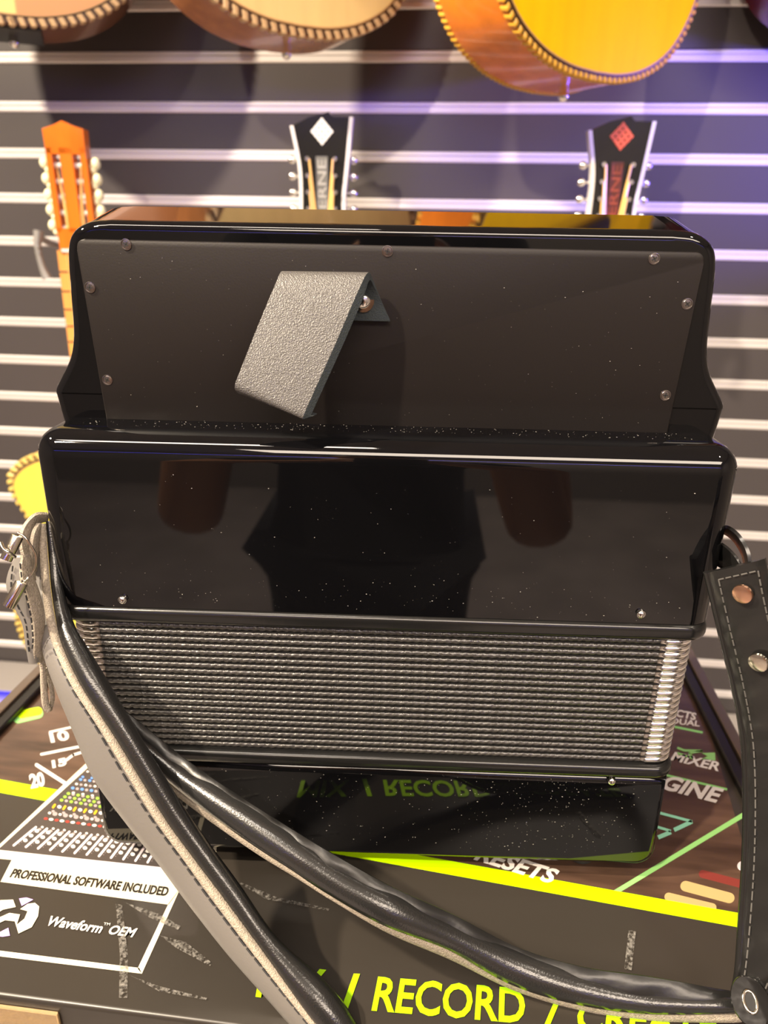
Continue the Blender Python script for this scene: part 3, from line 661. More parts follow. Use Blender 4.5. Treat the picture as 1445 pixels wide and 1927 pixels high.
# bass casing
bm = bmesh.new(); add_box(bm, (0, 0.085, (0.0735 + 0.0095) / 2), (2 * HW - 0.001, 0.17, 0.0735 - 0.0095))
es = [e for e in bm.edges if all(v.co.z < 0.03 for v in e.verts) or abs(e.verts[0].co.z - e.verts[1].co.z) > 0.01]
es1 = [e for e in es if abs(e.verts[0].co.y - e.verts[1].co.y) > 0.1]
bmesh.ops.bevel(bm, geom=es1, offset=0.012, segments=6, profile=0.5, affect='EDGES')
es = [e for e in bm.edges if all(v.co.y < 1e-6 for v in e.verts) or all(v.co.y > 0.1699 for v in e.verts)]
bmesh.ops.bevel(bm, geom=es, offset=0.0045, segments=5, profile=0.5, affect='EDGES')
for v in bm.verts:
    if v.co.y < 0.03: v.co.y -= 0.0030 * (1 - (v.co.z - 0.0095) / 0.064)
bas = link('bass_casing', bm_mesh(bm, 'bass_casing', 60), M['lacquer'], acc); wn_mod(bas)
# bellows frames (rounded strips)
for z0, z1 in ((0.1648, 0.1745), (0.0737, 0.0826)):
    bm = bmesh.new(); add_box(bm, (0, 0.085, (z0 + z1) / 2), (2 * (0.1742 if z0 > 0.1 else 0.1705), 0.174, z1 - z0))
    bmesh.ops.bevel(bm, geom=[e for e in bm.edges if abs(e.verts[0].co.z - e.verts[1].co.z) > 0.003], offset=0.012, segments=6, profile=0.5, affect='EDGES')
    bmesh.ops.bevel(bm, geom=[e for e in bm.edges if abs(e.verts[0].co.z - e.verts[1].co.z) < 1e-5], offset=0.0035, segments=4, profile=0.5, affect='EDGES')
    o = link('bellows_frame', bm_mesh(bm, 'bellows_frame', 60), M['frame_black'], acc); wn_mod(o)
# bellows: folds with braided cord and metal corner caps
box('bellows_core', (0, 0.085, 0.1237), (2 * HW - 0.011, 0.159, 0.0822), M['bellows_in'], acc, 0.008, 3)
NF = 20; zb0, zb1 = 0.0830, 0.1645; pf = (zb1 - zb0) / NF
def cord_mesh(seed):
    rnd = random.Random(seed); rings = []; N = 330; n = 12; x0, x1 = -0.1530, 0.1500; ph = rnd.random() * 6; pit = 0.0040 + 0.0005 * rnd.random()
    for q in range(N + 1):
        x = x0 + (x1 - x0) * q / N; ring = []
        ph += 0.05 * (rnd.random() - 0.5)
        for k in range(n):
            a = 2 * math.pi * k / n
            hx = abs(math.sin(1.5 * a - math.pi * x / pit + ph))
            r = 0.00172 * (0.84 + 0.24 * hx + 0.04 * (rnd.random() - 0.5))
            ring.append(Vector((x, 0.0030 - r * math.cos(a) * 1.1, r * math.sin(a) * 1.05)))
        rings.append(ring)
    vs, fs = sweep_rings(rings)
    me = bpy.data.meshes.new('braided_cord'); me.from_pydata([tuple(v) for v in vs], [], fs)
    for p in me.polygons: p.use_smooth = True
    me.materials.append(M['cord']); return me
cords = [cord_mesh(s) for s in (3, 8, 13, 21)]
def corner_mesh(s, x0):
    path = [Vector((s * x0, 0.0028, 0)), Vector((s * (x0 + 0.004), 0.0022, 0)), Vector((s * 0.1585, 0.0024, 0))]
    for k in range(1, 9):
        a = math.pi / 2 * k / 8; path.append(Vector((s * (0.1585 + 0.0085 * math.sin(a)), 0.0024 + 0.0085 * (1 - math.cos(a)), 0)))
    path += [Vector((s * 0.167, 0.030, 0)), Vector((s * 0.166, 0.165, 0))]
    vs, fs = sweep_rings(tube_rings(path, 0.00190, 10))
    me = bpy.data.meshes.new('metal_corner'); me.from_pydata([tuple(v) for v in vs], [], fs)
    for p in me.polygons: p.use_smooth = True
    me.materials.append(M['chrome']); return me
corners = [corner_mesh(-1, 0.1525), corner_mesh(1, 0.1495)]
bm = bmesh.new(); add_box(bm, (0, 0.085, 0), (2 * HW - 0.030, 0.167, 0.0007)); me_fold = bm_mesh(bm, 'bellows_fold', 0); me_fold.materials.append(M['bellows_in'])
for f in range(NF):
    z = zb0 + pf * (f + 0.5)
    fo = link('bellows_fold', me_fold, None, acc, (0, 0.0005, z - pf * 0.5))
    o = link('braided_cord', cords[(f * 7 + f // 3) % 4], None, fo, (0, 0.0, pf * 0.5))
    for cme in corners: link('metal_corner', cme, None, fo, (0, 0, pf * 0.5))
# pins and feet
for px, py in ((232, 1127), (1205, 1154), (1150, 1468)):
    p = AC(px, py); bm = bmesh.new(); add_cyl(bm, (p.x, 0.001, p.z), (p.x, -0.0016, p.z), 0.0026, 0.0022, 14); add_ball(bm, (p.x, -0.0016, p.z), 0.0021, (1, 0.6, 1), 8)
    link('bellows_pin', bm_mesh(bm, 'bellows_pin'), M['chrome'], acc)
p = AC(1150, 1468); bm = bmesh.new(); add_cyl(bm, (-p.x, 0.001, p.z), (-p.x, -0.0016, p.z), 0.0026, 0.0022, 14); add_ball(bm, (-p.x, -0.0016, p.z), 0.0021, (1, 0.6, 1), 8); link('bellows_pin', bm_mesh(bm, 'bellows_pin'), M['chrome'], acc)
for x in (-0.128, 0.128):
    for y in (0.014, 0.15):
        bm = bmesh.new(); add_cyl(bm, (x, y, 0.0010), (x, y, 0.0100), 0.0085, 0.0095, 20); add_cyl(bm, (x, y, 0.0003), (x, y, 0.0012), 0.007, 0.0085, 20)
        link('rubber_foot', bm_mesh(bm, 'rubber_foot'), M['rubber'], acc)
# keyboard housing standing on the casing, with sloped top
KY = 0.030
half = [(0.1330, 0.3662), (0.1440, 0.3650), (0.1525, 0.3600), (0.1562, 0.3510), (0.1578, 0.3300), (0.1592, 0.3120), (0.1625, 0.3000), (0.1690, 0.2895), (0.1725, 0.2835), (0.1722, 0.2790), (0.1700, 0.2620)]
half = [(v.x, v.y) for v in catmull([Vector((x, z, 0)) for x, z in half], 44)]
kb = half + [(-x, z) for x, z in half[::-1]]
ya, yb = KY, KY + 0.036
kn = len(kb); kv = [Vector((x, z)) for x, z in kb]
def kb_ring(inset, y, rise):
    out = []
    for q in range(kn):
        t = (kv[(q + 1) % kn] - kv[q - 1]); nrm = Vector((t.y, -t.x)).normalized()     # outline runs top-right, down, across, up the left side
        p = kv[q] - nrm * inset * (-1 if KSIGN < 0 else 1)
        if kv[q].y < 0.2625: p.y = kv[q].y
        out.append(Vector((p.x, y, p.y + rise * max(0, min(1, (kv[q].y - 0.345) / 0.02)))))
    return out
area2 = sum(kv[q - 1].x * kv[q].y - kv[q].x * kv[q - 1].y for q in range(kn)); KSIGN = 1 if area2 > 0 else -1
RB = 0.0050
rings = [kb_ring(0, yb, 0.0070), kb_ring(0, ya + RB, 0.0)]
for q in range(1, 7):
    a = math.pi / 2 * q / 6; rings.append(kb_ring(RB * (1 - math.cos(a)), ya + RB * (1 - math.sin(a)), 0.0))
vs, fs = sweep_rings(rings, True, False)
for base_ in (0, (len(rings) - 1) * kn):
    for q in range(kn // 2 - 1): fs.append((base_ + q, base_ + q + 1, base_ + kn - 2 - q, base_ + kn - 1 - q))
kbo = pyd('keyboard_housing', vs, fs, M['lacquer'], acc, 35); wn_mod(kbo)
plp = round_poly([(-0.1500, 0.3572), (0.1488, 0.3565), (0.1448, 0.2680), (-0.1458, 0.2680)], [0.005, 0.005, 0.0, 0.0], 6)
bp = link('back_plate', bm_mesh(outline_extrude(plp, KY - 0.0011, KY + 0.001, 0.0005, 2), 'back_plate', 30), M['plate'], acc)
def screw(px, py, y, parent, r=0.0026):
    p = AC(px, py, y); bm = bmesh.new()
    prof_ = [(r * 1.05, 0.0), (r * 1.02, -0.0002), (r * 0.90, -0.00024), (r * 0.84, 0.00002), (r * 0.76, -0.00016), (r * 0.4, -0.00026), (0.0001, -0.00028)]
    rings = [[Vector((p.x + rr * math.cos(2 * math.pi * k / 20), y + dy, p.z + rr * math.sin(2 * math.pi * k / 20))) for k in range(20)] for rr, dy in prof_]
    vs, fs = sweep_rings(rings); o = pyd('screw', vs, fs, M['screw'], parent, 30)
    bm = bmesh.new(); a = random.random() * 1.5
    for q in (0, 1): add_box(bm, (p.x, y - 0.00016, p.z), (r * 1.0, 0.0004, r * 0.26), Matrix.Rotation(a + q * math.pi / 2, 3, 'Y'))
    link('cross_recess', bm_mesh(bm, 'cross_recess', 0), M['slot'], o)
for px, py in ((237, 460), (729, 473), (1231, 487), (169, 541), (1293, 572), (202, 715), (1252, 744)): screw(px, py, KY - 0.0012, bp)
# thumb strap: leather strip folded over, riveted to the plate
Le = [(572, 600, .0275), (556, 562, .0268), (538, 526, .022), (530, 511, .013), (516, 540, .0065), (486, 612, -.001), (453, 695, -.010), (442, 726, -.0125), (447, 738, -.0100), (456, 742, -.0060)]
Re = [(733, 600, .0275), (716, 562, .0268), (702, 528, .022), (692, 514, .013), (672, 552, .0065), (632, 645, -.001), (584, 752, -.010), (570, 785, -.0125), (575, 788, -.0095), (582, 784, -.0060)]
tl = [AC(*q) for q in Le]; tr_ = [AC(*q) for q in Re]
accM = Matrix.Translation(A0) @ Matrix.Rotation(AW, 4, 'Z')
camL = accM.inverted() @ CAM
nst = 48
Lc, Rc = catmull(tl, nst), catmull(tr_, nst)
rings = []; TH = 0.0024
for q in range(nst + 1):
    t = (Lc[min(q + 1, nst)] - Lc[max(q - 1, 0)] + Rc[min(q + 1, nst)] - Rc[max(q - 1, 0)]).normalized()
    a = (Rc[q] - Lc[q]).normalized(); nn = a.cross(t).normalized()
    rings.append((Lc[q], Rc[q], nn))
sgn = 1 if rings[30][2].dot(camL - rings[30][0]) > 0 else -1
outer, inner, edges = [], [], []
ov = []; of = []; iv = []; if_ = []
mm = 8
for q, (l, r_, nn) in enumerate(rings):
    nn = nn * sgn
    for j in range(mm + 1): ov.append(l.lerp(r_, j / mm) + nn * 0.0002)
    for j in range(mm + 1): iv.append(l.lerp(r_, j / mm) - nn * TH + Vector((0.0030 * j / mm * min(1.0, max(0.15, (q - 14) / 8.0)), 0, -0.0008 * j / mm)))
for q in range(nst):
    for j in range(mm):
        a = q * (mm + 1) + j; of.append((a, a + 1, a + mm + 2, a + mm + 1))
N1 = len(ov)
allv = ov + iv; allf = [tuple(f) for f in of] + [tuple(N1 + x for x in f[::-1]) for f in of]
nf_out = len(of)
def rowi(q, j): return q * (mm + 1) + j
for q in range(nst):
    for j in (0, mm): allf.append((rowi(q, j), rowi(q + 1, j), N1 + rowi(q + 1, j), N1 + rowi(q, j)))
for q in (0, nst):
    for j in range(mm): allf.append((rowi(q, j), rowi(q, j + 1), N1 + rowi(q, j + 1), N1 + rowi(q, j)))
me = bpy.data.meshes.new('thumb_strap'); me.from_pydata([tuple(v) for v in allv], [], allf)
me.materials.append(M['leather']); me.materials.append(M['leather_in'])
for k, p in enumerate(me.polygons): p.material_index = 0 if k < nf_out else 1; p.use_smooth = True
me.set_sharp_from_angle(angle=R(50))
ts = link('thumb_strap', me, None, acc); ts['label'] = 'grey grained leather thumb strap'
p = AC(683, 566, 0.0245); bm = bmesh.new(); add_cyl(bm, (p.x, p.y + 0.002, p.z), (p.x, p.y - 0.0004, p.z), 0.0058, 0.0054, 24); add_ball(bm, (p.x, p.y - 0.0004, p.z), 0.0036, (1, 0.5, 1), 10)
link('rivet', bm_mesh(bm, 'rivet'), M['chrome'], ts)
# dust on the lacquer
M['dust'] = mat('dust', (0.6, 0.57, 0.52), 0.9)
rnd = random.Random(5); vs = []; fs = []
def fleck(c, u, v, s):
    a0 = rnd.random() * 6.28; b = len(vs); k = 5
    for q in range(k):
        a = a0 + 2 * math.pi * q / k; r = s * (0.5 + rnd.random()); vs.append(Vector(c) + Vector(u) * math.cos(a) * r * (1 + rnd.random()) + Vector(v) * math.sin(a) * r * 0.7)
    fs.append(tuple(range(b, b + k)))
for q in range(260):
    fleck((rnd.uniform(-0.15, 0.155), -0.00015, rnd.uniform(0.179, 0.25) if rnd.random() < 0.5 else rnd.gauss(0.185, 0.006)), (1, 0, 0), (0, 0, 1), 0.00006 + 0.00016 * rnd.random() ** 3)
for q in range(520):
    zz = rnd.uniform(0.019, 0.071)
    fleck((rnd.uniform(-0.15, 0.155) if q % 3 else rnd.gauss(0.10, 0.03), -0.0032 * (1 - (zz - 0.0095) / 0.064) - 0.0002, zz), (1, 0, 0), (0, 0, 1), 0.00007 + 0.0002 * rnd.random() ** 3)
for q in range(160):
    fleck((rnd.uniform(-0.14, 0.14), KY - 0.00125, rnd.uniform(0.272, 0.352)), (1, 0, 0), (0, 0, 1), 0.00006 + 0.00014 * rnd.random() ** 3)
for q in range(240):
    fleck((rnd.uniform(-0.155, 0.155), rnd.uniform(0.015, 0.0285), 0.26965), (1, 0, 0), (0, 1, 0), 0.00008 + 0.0002 * rnd.random() ** 2)
vs = [v for v in vs if abs(v.x) < 0.153]  if False else vs
o = flatpoly('dust', vs, fs, M['dust'], acc); o['kind'] = 'stuff'

# ================================================================ SHOULDER STRAPS
def P3(px, py, y): return atY(px, py, y)
def line(st): return [P3(*s) for s in st]
def stitches(name, pts, off, m, parent, ln=0.0042, gap=0.0018, r=0.00045):
    bm = bmesh.new(); acc_ = 0.0
    c = catmull(pts, 200); d = 0; on = True; start = c[0]
    for a, b in zip(c, c[1:]):
        d += (b - a).length
        if on and d >= ln: add_cyl(bm, start - off, b - off, r, n=6); on = False; d = 0
        elif not on and d >= gap: on = True; d = 0; start = b
    return link(name, bm_mesh(bm, name), m, parent)
# --- left strap: runs from the left of the treble casing down over the carton toward the viewer
SA = [ # y px, face left, suede left, suede right, roll right, depth
    (985, 64, 74, 84, 92, .348), (1054, 60, 77, 89, 103, .341), (1116, 66, 82, 94.5, 112, .333), (1178, 75, 91, 105, 129, .322), (1220, 81, 104, 117, 149, .315),
    (1291, 106, 137, 152, 190, .305), (1374, 140, 191, 206, 240, .296), (1457, 176, 241, 257, 290, .288), (1540, 236, 292, 308, 341, .280), (1615, 296, 346, 362, 394, .272),
    (1688, 350, 398, 417, 448, .263), (1791, 431, 476, 492, 521, .249), (1895, 523, 558, 573, 624, .235), (1975, 590, 624, 640, 682, .225)]
base = P3(600, 1900, .235)
base = Vector((base.x, base.y, 0.0))
sa = empty('shoulder_strap', tuple(base), 0, 'padded shoulder strap with grey face hanging from the left buckle to the front edge', 'strap', 'accordion shoulder straps')
fL = [P3(s[1], s[0] + 6, s[5] + .004) for s in SA]; uL = [P3(s[2], s[0], s[5]) for s in SA]; uR = [P3(s[3], s[0], s[5] - .001) for s in SA]; rR = [P3(s[4], s[0] - 8, s[5] + .001) for s in SA]
ribbon('strap_face', fL, [a.lerp(b, 0.05) + Vector((0, .0006, 0)) for a, b in zip(uL, uR)], 0.0022, M['vinyl_face'], sa, 0.0012, 80, 6, base)
ribbon('suede_edge', uL, uR, 0.0032, M['suede'], sa, 0.0004, 90, 4, base)
cen = [(a + b) / 2 + Vector((0, .003, -.001)) for a, b in zip(uR, rR)]; wid = [(a - b).length for a, b in zip(uR, rR)]
cc = catmull(cen, 90); ww = catmull([Vector((x, 0, 0)) for x in wid], 90)
vs, fs = sweep_rings(tube_rings(cc, lambda t: ww[min(90, int(round(t * 90)))].x * 0.62, 14))
pyd('padded_roll', vs, fs, M['vinyl'], sa, 60, base)
stitches('stitching', [a.lerp(b, 0.86) + (CAM - a).normalized() * 0.0019 for a, b in zip(fL[4:], uL[4:])], base, M['thread'], sa, 0.0036, 0.0012)
# buckle loops at the left
bk = sa
def band(name, L_, R_, th, m, crown=0.0, n=40): return ribbon(name, line(L_), line(R_), th, m, bk, crown, n, 5, base)
band('keeper_loop', [(90, 966, .352), (66, 968, .345), (45, 990, .338), (38, 1020, .332), (46, 1060, .330), (52, 1095, .328)], [(88, 980, .356), (74, 984, .352), (62, 1002, .345), (58, 1030, .340), (62, 1062, .336), (66, 1092, .333)], 0.003, M['suede'])
band('keeper_loop', [(72, 984, .345), (62, 1004, .338), (57, 1040, .335), (58, 1075, .334)], [(80, 986, .350), (72, 1010, .344), (70, 1044, .342), (66, 1078, .340)], 0.003, M['suede'])
band('strap_tail', [(30, 1050, .325), (17, 1078, .322), (14, 1105, .320), (27, 1140, .319), (43, 1170, .318), (50, 1215, .318), (55, 1245, .318)], [(45, 1050, .322), (42, 1085, .318), (52, 1120, .316), (62, 1160, .315), (66, 1200, .315), (68, 1225, .316), (72, 1246, .317)], 0.0024, M['vinyl_face'], 0.0006)
band('tail_edge', [(40, 1045, .322), (40, 1085, .317), (50, 1120, .315), (60, 1160, .314), (63, 1200, .314), (62, 1245, .316)], [(56, 1045, .327), (62, 1085, .325), (74, 1120, .323), (82, 1160, .322), (80, 1205, .322), (76, 1245, .322)], 0.003, M['suede'])
stitches('stitching', line([(24, 1065, .3185), (21, 1105, .3165), (33, 1140, .3155), (48, 1170, .3145), (53, 1215, .3145), (55, 1228, .3145)]), base, M['thread'], sa, 0.0026, 0.0012, 0.0004)
stitches('stitching', line([(38, 1060, .318), (42, 1095, .315), (50, 1125, .3135), (58, 1160, .3125), (62, 1200, .3125), (60, 1226, .3135)]), base, M['thread'], sa, 0.0026, 0.0012, 0.0004)
band('hanging_loop', [(74, 1225, .322), (76, 1260, .322), (77, 1300, .322), (80, 1330, .322), (88, 1340, .323)], [(80, 1225, .324), (86, 1262, .324), (89, 1300, .324), (92, 1322, .324), (96, 1332, .324)], 0.003, M['suede'])
band('hanging_loop', [(82, 1262, .326), (91, 1285, .325), (95, 1312, .325), (90, 1338, .325)], [(86, 1256, .328), (97, 1280, .327), (102, 1312, .327), (97, 1334, .327)], 0.0024, M['suede'])
def hollow_roller(a, b, r):
    a, b = Vector(a) - base, Vector(b) - base
    d = (b - a).normalized(); u = d.cross(Vector((0, 1, 0.3))).normalized(); v = d.cross(u)
    rings = []
    for t, rr in ((0.06, r * 0.7), (0.0, r * 0.72), (0.0, r * 0.97), (0.03, r), (0.97, r), (1.0, r * 0.97), (1.0, r * 0.72), (0.94, r * 0.7)):
        rings.append([a.lerp(b, t) + (u * math.cos(2 * math.pi * k / 20) + v * math.sin(2 * math.pi * k / 20)) * rr for k in range(20)])
    vs, fs = sweep_rings(rings); return pyd('buckle_roller', vs, fs, M['nickel'], sa, 50)
hollow_roller(P3(33, 1009, .318), P3(11, 1054, .312), 0.0029)
hollow_roller(P3(41, 1096, .312), P3(16, 1142, .306), 0.0031)
tube('buckle_frame', catmull(line([(34, 1003, .318), (46, 1010, .317), (60, 1030, .3165), (68, 1048, .316), (66, 1068, .315), (55, 1085, .314), (46, 1094, .312)]), 30), 0.0006, M['nickel'], sa, 8, base)
tube('buckle_pin', catmull(line([(1, 1021, .312), (7, 1033, .309), (17, 1040, .308), (28, 1048, .312)]), 16), 0.0009, M['chrome'], sa, 8, base)

# --- right strap: from the right of the casing down to a riveted end, then back to the left behind the first strap
base2 = P3(1150, 1890, .238); base2 = Vector((base2.x, base2.y, 0.0))
sb_ = empty('shoulder_strap', tuple(base2), 0, 'black shoulder strap with copper rivet at right, its padded half crossing the carton', 'strap', 'accordion shoulder straps')
# upper riveted part
CL = [(1077, 1327, .318), (1139, 1342, .314), (1209, 1358.6, .310), (1276, 1375, .306), (1351, 1390, .301), (1410, 1398, .296), (1500, 1401, .287), (1611, 1399, .275), (1721, 1393, .262), (1828, 1387, .248), (1880, 1378, .242)]
CR = [(1050, 1440, .300), (1110, 1452, .296), (1185, 1468, .292), (1260, 1486, .288), (1340, 1500, .284), (1410, 1508, .280), (1500, 1512, .272), (1611, 1510, .262), (1721, 1500, .250), (1815, 1470, .240), (1872, 1446, .236)]
cl = [P3(x, y, d) for y, x, d in CL]; cr_ = [P3(x, y, d) for y, x, d in CR]
ribbon('riveted_strap', cl, cr_, 0.0030, M['strap_black'], sb_, 0.0012, 90, 10, base2, CAM, 0.0004)
st_l = [a.lerp(b, 0.19) + (CAM - a).normalized() * 0.0031 for a, b in zip(cl, cr_)]; st_r = [a.lerp(b, 0.84) + (CAM - a).normalized() * 0.0031 for a, b in zip(cl, cr_)]
d0 = (cl[1] - cl[0]).normalized() * 0.0052
stitches('stitching', [p + (d0 if k == 0 else Vector()) for k, p in enumerate(st_l)], base2, M['thread_lt'], sb_, 0.0028, 0.0010, 0.0004)
stitches('stitching', [p + (d0 if k == 0 else Vector()) for k, p in enumerate(st_r)], base2, M['thread_lt'], sb_, 0.0028, 0.0010, 0.0004)
stitches('stitching', [st_l[0] + d0, st_l[0].lerp(st_r[0], 0.5) + d0 + (CAM - st_l[0]).normalized() * 0.0006, st_r[0] + d0], base2, M['thread_lt'], sb_, 0.0028, 0.0010, 0.0004)
pk = [a.lerp(b, 0.035) for a, b in zip(cl, cr_)]
tube('edge_piping', [p + (CAM - p).normalized() * 0.0006 for p in catmull(pk, 80)], 0.0021, M['strap_black'], sb_, 8, base2)
def rivet(px, py, d, m, r):
    c = P3(px, py, d); nrm = (cr_[1] - cl[1]).cross(cl[2] - cl[1]).normalized()
    if nrm.dot(CAM - c) < 0: nrm = -nrm
    bm = bmesh.new(); add_cyl(bm, c - base2 - nrm * 0.0006, c - base2 + nrm * 0.0006, r, r * 0.96, 24); add_cyl(bm, c - base2 + nrm * 0.0006, c - base2 + nrm * 0.0011, r * 0.96, r * 0.6, 24)
    link('rivet', bm_mesh(bm, 'rivet', 50), m, sb_)
rivet(1397, 1118, .3005, M['copper'], 0.0047); rivet(1427, 1247, .2925, M['nickel'], 0.0047)
# loops that tie it to the accordion
ribbon('strap_loop', line([(1352, 990, .345), (1372, 993, .335), (1392, 1010, .328), (1408, 1040, .322), (1412, 1075, .318)]), line([(1350, 1000, .350), (1368, 1006, .345), (1385, 1022, .338), (1399, 1048, .332), (1404, 1080, .328)]), 0.003, M['strap_black'], sb_, 0, 40, 4, base2)
ribbon('strap_loop', line([(1350, 1018, .336), (1368, 1030, .330), (1385, 1048, .325), (1398, 1070, .322)]), line([(1340, 1060, .345), (1352, 1065, .340), (1366, 1075, .335), (1380, 1090, .330)]), 0.0025, M['strap_black'], sb_, 0, 30, 4, base2)
# folded end with eyelet
c = P3(1412, 1885, .232); nv = (CAM - c).normalized(); uu = rt.copy(); vv2 = nv.cross(uu).normalized()
rings = []
for z_, sc_ in ((-0.0016, 1.0), (0.0004, 1.0), (0.0014, 0.95)):
    rings.append([c - base2 + nv * z_ + (uu * math.cos(2 * math.pi * k / 28) * 0.0092 + vv2 * math.sin(2 * math.pi * k / 28) * 0.0105) * sc_ for k in range(28)])
vs, fs = sweep_rings(rings); pyd('strap_end', vs, fs, M['strap_black'], sb_, 50)
rings = []
for k in range(29):
    a = 2 * math.pi * k / 28; o_ = uu * math.cos(a) + vv2 * math.sin(a); ce = c - base2 + nv * 0.0016 + uu * math.cos(a) * 0.0030 + vv2 * math.sin(a) * 0.0044
    rings.append([ce + (o_ * math.cos(t) + nv * math.sin(t)) * 0.0008 for t in [2 * math.pi * j / 8 for j in range(8)]])
vs, fs = sweep_rings(rings, True, False); pyd('eyelet', vs, fs, M['nickel'], sb_, 60)
rings = [[c - base2 + nv * z_ + (uu * math.cos(2 * math.pi * k / 20) * 0.0028 + vv2 * math.sin(2 * math.pi * k / 20) * 0.0042) for k in range(20)] for z_ in (0.0010, 0.0017)]
vs, fs = sweep_rings(rings); pyd('eyelet_hole', vs, fs, M['slot'], sb_, 50)
# padded half: lines given as back edge, roll top, roll bottom / suede top, suede bottom
SB = [ # x, back top y, roll top y, roll bottom y, suede bottom y, depth
    (205, 1318, 1345, 1395, 1412, .318), (265, 1365, 1392, 1425, 1440, .311), (330, 1418, 1441, 1478, 1492, .302), (400, 1468, 1486, 1530, 1545, .291), (488, 1525, 1543, 1591, 1606, .279), (560, 1570, 1592, 1638, 1650, .270), (627, 1610, 1639, 1683, 1692, .263), (731, 1668, 1692, 1740, 1753, .256),
    (850, 1722, 1751, 1788, 1804, .254), (970, 1783, 1803, 1850, 1862, .251), (1094, 1820, 1847, 1888, 1899, .244), (1219, 1838, 1875, 1907, 1918, .240), (1364, 1864, 1886, 1910, 1922, .2365), (1400, 1872, 1890, 1908, 1920, .236)]
bt = [P3(s[0] + 5, s[1], s[5] + .007) for s in SB]; r0 = [P3(s[0] + 2, s[2], s[5] + .001) for s in SB]; r1 = [P3(s[0], s[3], s[5]) for s in SB]; s1 = [P3(s[0] - 2, s[4], s[5] + .0005) for s in SB]
M['lining'] = mat('black_strap_lining', (0.008, 0.008, 0.008), 0.34, spec=0.6, bump=(120, 0.25, 'noise'))
ribbon('strap_back', bt, [a.lerp(b, 0.4) for a, b in zip(r0, r1)], 0.0024, M['lining'], sb_, 0.0008, 110, 6, base2, CAM, 0.0005)
cen = [(a + b) / 2 + Vector((0, .002, 0)) for a, b in zip(r0, r1)]; wid = [(a - b).length for a, b in zip(r0, r1)]
cc = catmull(cen, 90); ww2 = catmull([Vector((x, 0, 0)) for x in wid], 90)
vs, fs = sweep_rings(tube_rings(cc, lambda t: ww2[min(90, int(round(t * 90)))].x * 0.50, 14)); pyd('padded_roll', vs, fs, M['vinyl'], sb_, 60, base2)
ribbon('suede_edge', [a.lerp(b, -0.15) for a, b in zip(r1, s1)], s1, 0.0026, M['suede'], sb_, 0.0003, 90, 4, base2)

# ================================================================ BEHIND THE CAMERA (mirrored in the lacquer)
M['skin'] = mat('skin', (0.45, 0.21, 0.11), 0.5); M['cloth'] = mat('black_cotton', (0.010, 0.010, 0.011), 0.85); M['denim'] = mat('dark_trousers', (0.02, 0.02, 0.024), 0.85); M['hair'] = mat('black_hair', (0.01, 0.008, 0.007), 0.5)
def skinned(name, verts, edges, rads, root, m, parent, sub=2):
    me = bpy.data.meshes.new(name); me.from_pydata([tuple(v) for v in verts], edges, [])
    o = link(name, me, m, parent)
    sk = o.modifiers.new('skin', 'SKIN'); sk.use_smooth_shade = True
    for k, r in enumerate(rads):
        d = me.skin_vertices[0].data[k]; d.radius = r if isinstance(r, tuple) else (r, r); d.use_root = (k == root)
    sd = o.modifiers.new('subdivision', 'SUBSURF'); sd.levels = sub; sd.render_levels = sub
    return o
pb = Vector((-0.07, -0.55, FZ))
person = empty('person', tuple(pb), 0, 'person in black shirt holding up a phone, mirrored in the lacquer', 'person')
V = [(0, 0, .92), (0, 0, 1.08), (0, .01, 1.26), (0, 0, 1.41), (0, 0, 1.50), (0, .02, 1.56), (0, .03, 1.66), (0, .02, 1.72)]
RD = [(.15, .11), (.14, .10), (.16, .11), (.13, .085), .055, .075, .085, .055]
ED = [(k, k + 1) for k in range(7)]
def chain(start, pts, rr):
    prev = start
    for p, r in zip(pts, rr):
        V.append(p); RD.append(r); ED.append((prev, len(V) - 1)); prev = len(V) - 1
    return prev
for s in (-1, 1):
    wr = chain(3, [(s * .17, 0, 1.36), (s * .25, .08, 1.15), (s * .28, .17, .93), (s * .21, .30, 1.12), (s * .075 + .055, .42, 1.29)], (.064, .058, .056, .048, .030))
    pa = chain(wr, [(s * .058 + .06, .47, 1.315)], [(.036, .020)])
    for f in range(4): chain(pa, [(s * (.050 - .004 * f) + .06, .512, 1.345 - .019 * f), (s * .020 + .06, .528, 1.345 - .019 * f), (s * .004 + .06 + s * .010, .522, 1.343 - .019 * f)], (.0095, .0088, .008))
    chain(pa, [(s * .040 + .06, .475, 1.352), (s * .022 + .06, .492, 1.362)], (.0105, .009))
    kn = chain(0, [(s * .10, 0, .84), (s * .105, .01, .48), (s * .11, -.02, .09), (s * .115, .10, .035)], (.085, .058, .042, .035))
skinned('body', V, ED, RD, 0, M['skin'], person)
V = [(0, 0, .86), (0, 0, 1.00), (0, 0, 1.12), (0, .01, 1.27), (0, 0, 1.40), (0, 0, 1.455)]; RD = [(.185, .14), (.175, .13), (.175, .13), (.185, .13), (.145, .10), .07]; ED = [(k, k + 1) for k in range(5)]
for s in (-1, 1): chain(4, [(s * .17, 0, 1.38), (s * .225, .06, 1.235)], (.078, .074))
skinned('shirt', V, ED, RD, 1, M['cloth'], person)
V = [(0, 0, .90)]; RD = [(.17, .13)]; ED = []
for s in (-1, 1): chain(0, [(s * .10, 0, .80), (s * .105, .01, .48), (s * .11, -.02, .12)], (.105, .078, .065))
skinned('trousers', V, ED, RD, 0, M['denim'], person)
bm = bmesh.new(); add_ball(bm, (0, -.005, 1.675), .105, (.9, 1, .95), 14); link('hair', bm_mesh(bm, 'hair'), M['hair'], person)
bm = bmesh.new(); add_ball(bm, (0, .118, 1.625), .016, (1, 1.1, 1.5), 8); link('nose', bm_mesh(bm, 'nose'), M['skin'], person)
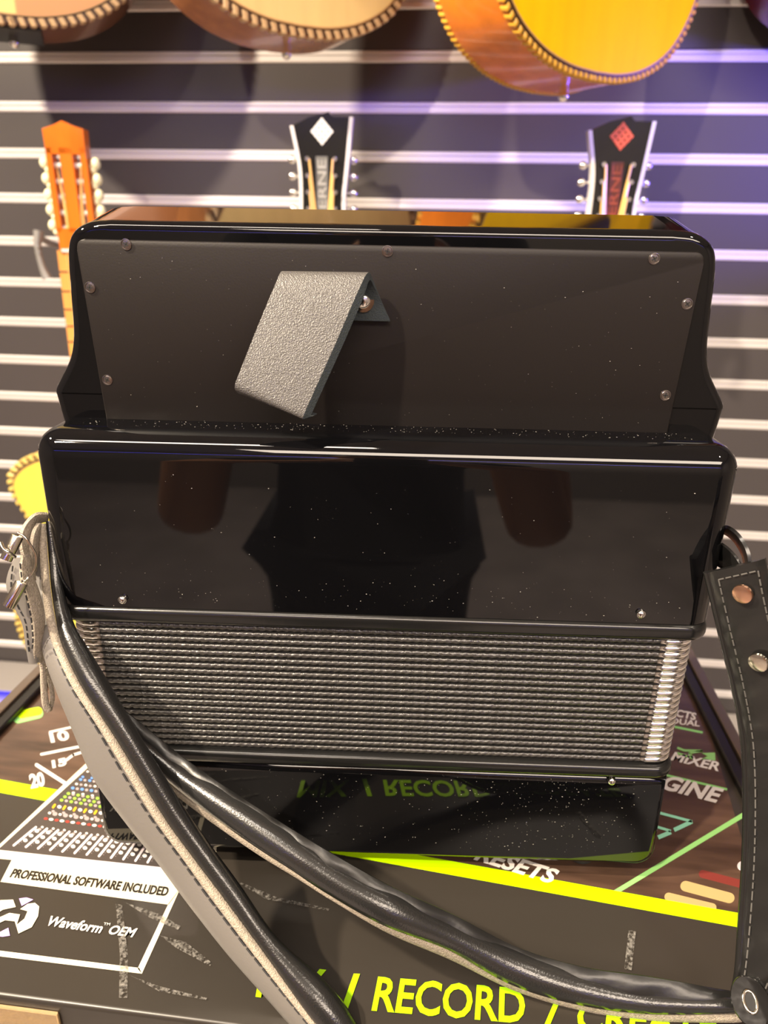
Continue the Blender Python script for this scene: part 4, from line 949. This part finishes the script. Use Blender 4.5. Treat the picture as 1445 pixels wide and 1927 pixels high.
for s in (-1, 1):
    bm = bmesh.new(); add_ball(bm, (s * .036, .103, 1.65), .013, (1.2, .7, .7), 8); link('eye', bm_mesh(bm, 'eye'), M['hair'], person)
    bm = bmesh.new(); add_ball(bm, (s * .092, .02, 1.64), .03, (.35, .7, 1.1), 8); link('ear', bm_mesh(bm, 'ear'), M['skin'], person)
    bm = bmesh.new(); add_ball(bm, (s * .115, .07, .045), .055, (.9, 2.4, .8), 10); link('shoe', bm_mesh(bm, 'shoe'), M['cloth'], person)
ph = empty('phone', (-0.012, -0.012, CAMZ - 0.125), 0, 'phone held up by the person, mirrored in the lacquer', 'phone')
box('phone_body', (0, -0.004, 0.075), (0.074, 0.008, 0.152), M['frame_black'], ph, 0.003, 3)
box('camera_bump', (0.012, 0.0006, 0.125), (0.034, 0.002, 0.036), M['lacquer'], ph, 0.0008, 2)
for nm, lx, ly, rz_, sx, sz in (('guitar_amplifier', 0.95, -0.75, 12, 0.50, 0.46), ('guitar_amplifier', 1.55, -1.5, 25, 0.62, 0.56)):
    a = empty(nm, (lx, ly, FZ), R(180 + rz_), 'smaller black amplifier on the floor behind the viewer' if sx < .6 else 'larger black amplifier on the floor behind the viewer', 'amplifier', 'amplifiers mirrored in the casing')
    box('cabinet', (0, 0, sz / 2 + .01), (sx, 0.26, sz), M['cloth'], a, 0.012, 2)
    box('grille', (0, -0.132, sz * .42), (sx * .88, 0.006, sz * .62), mat('grille_cloth', (0.05, 0.045, 0.04), .8), a)
    box('control_panel', (0, -0.132, sz * .88), (sx * .88, 0.006, sz * .14), M['screw'], a)
    for s in (-1, 1):
        for t in (-1, 1): box('foot', (s * sx * .42, t * .1, 0.008), (.03, .03, .016), M['rubber'], a)
# blue LED strip on the wall behind the viewer
ledm = mat('blue_led_diffuser', (0.1, 0.1, 0.9), 0.4); lb = ledm.node_tree.nodes['Principled BSDF']; lb.inputs['Emission Color'].default_value = (0.08, 0.07, 1.0, 1); lb.inputs['Emission Strength'].default_value = 14.0
ls = empty('led_strip', (0, -3.1, 1.35), 0, 'blue LED strip high on the far wall, a thin blue line in the lacquer', 'light')
box('channel', (0, -0.035, 0.0), (4.6, 0.07, 0.09), M['alu'], ls); box('diffuser', (0, 0.002, 0.0), (4.6, 0.004, 0.02), ledm, ls)
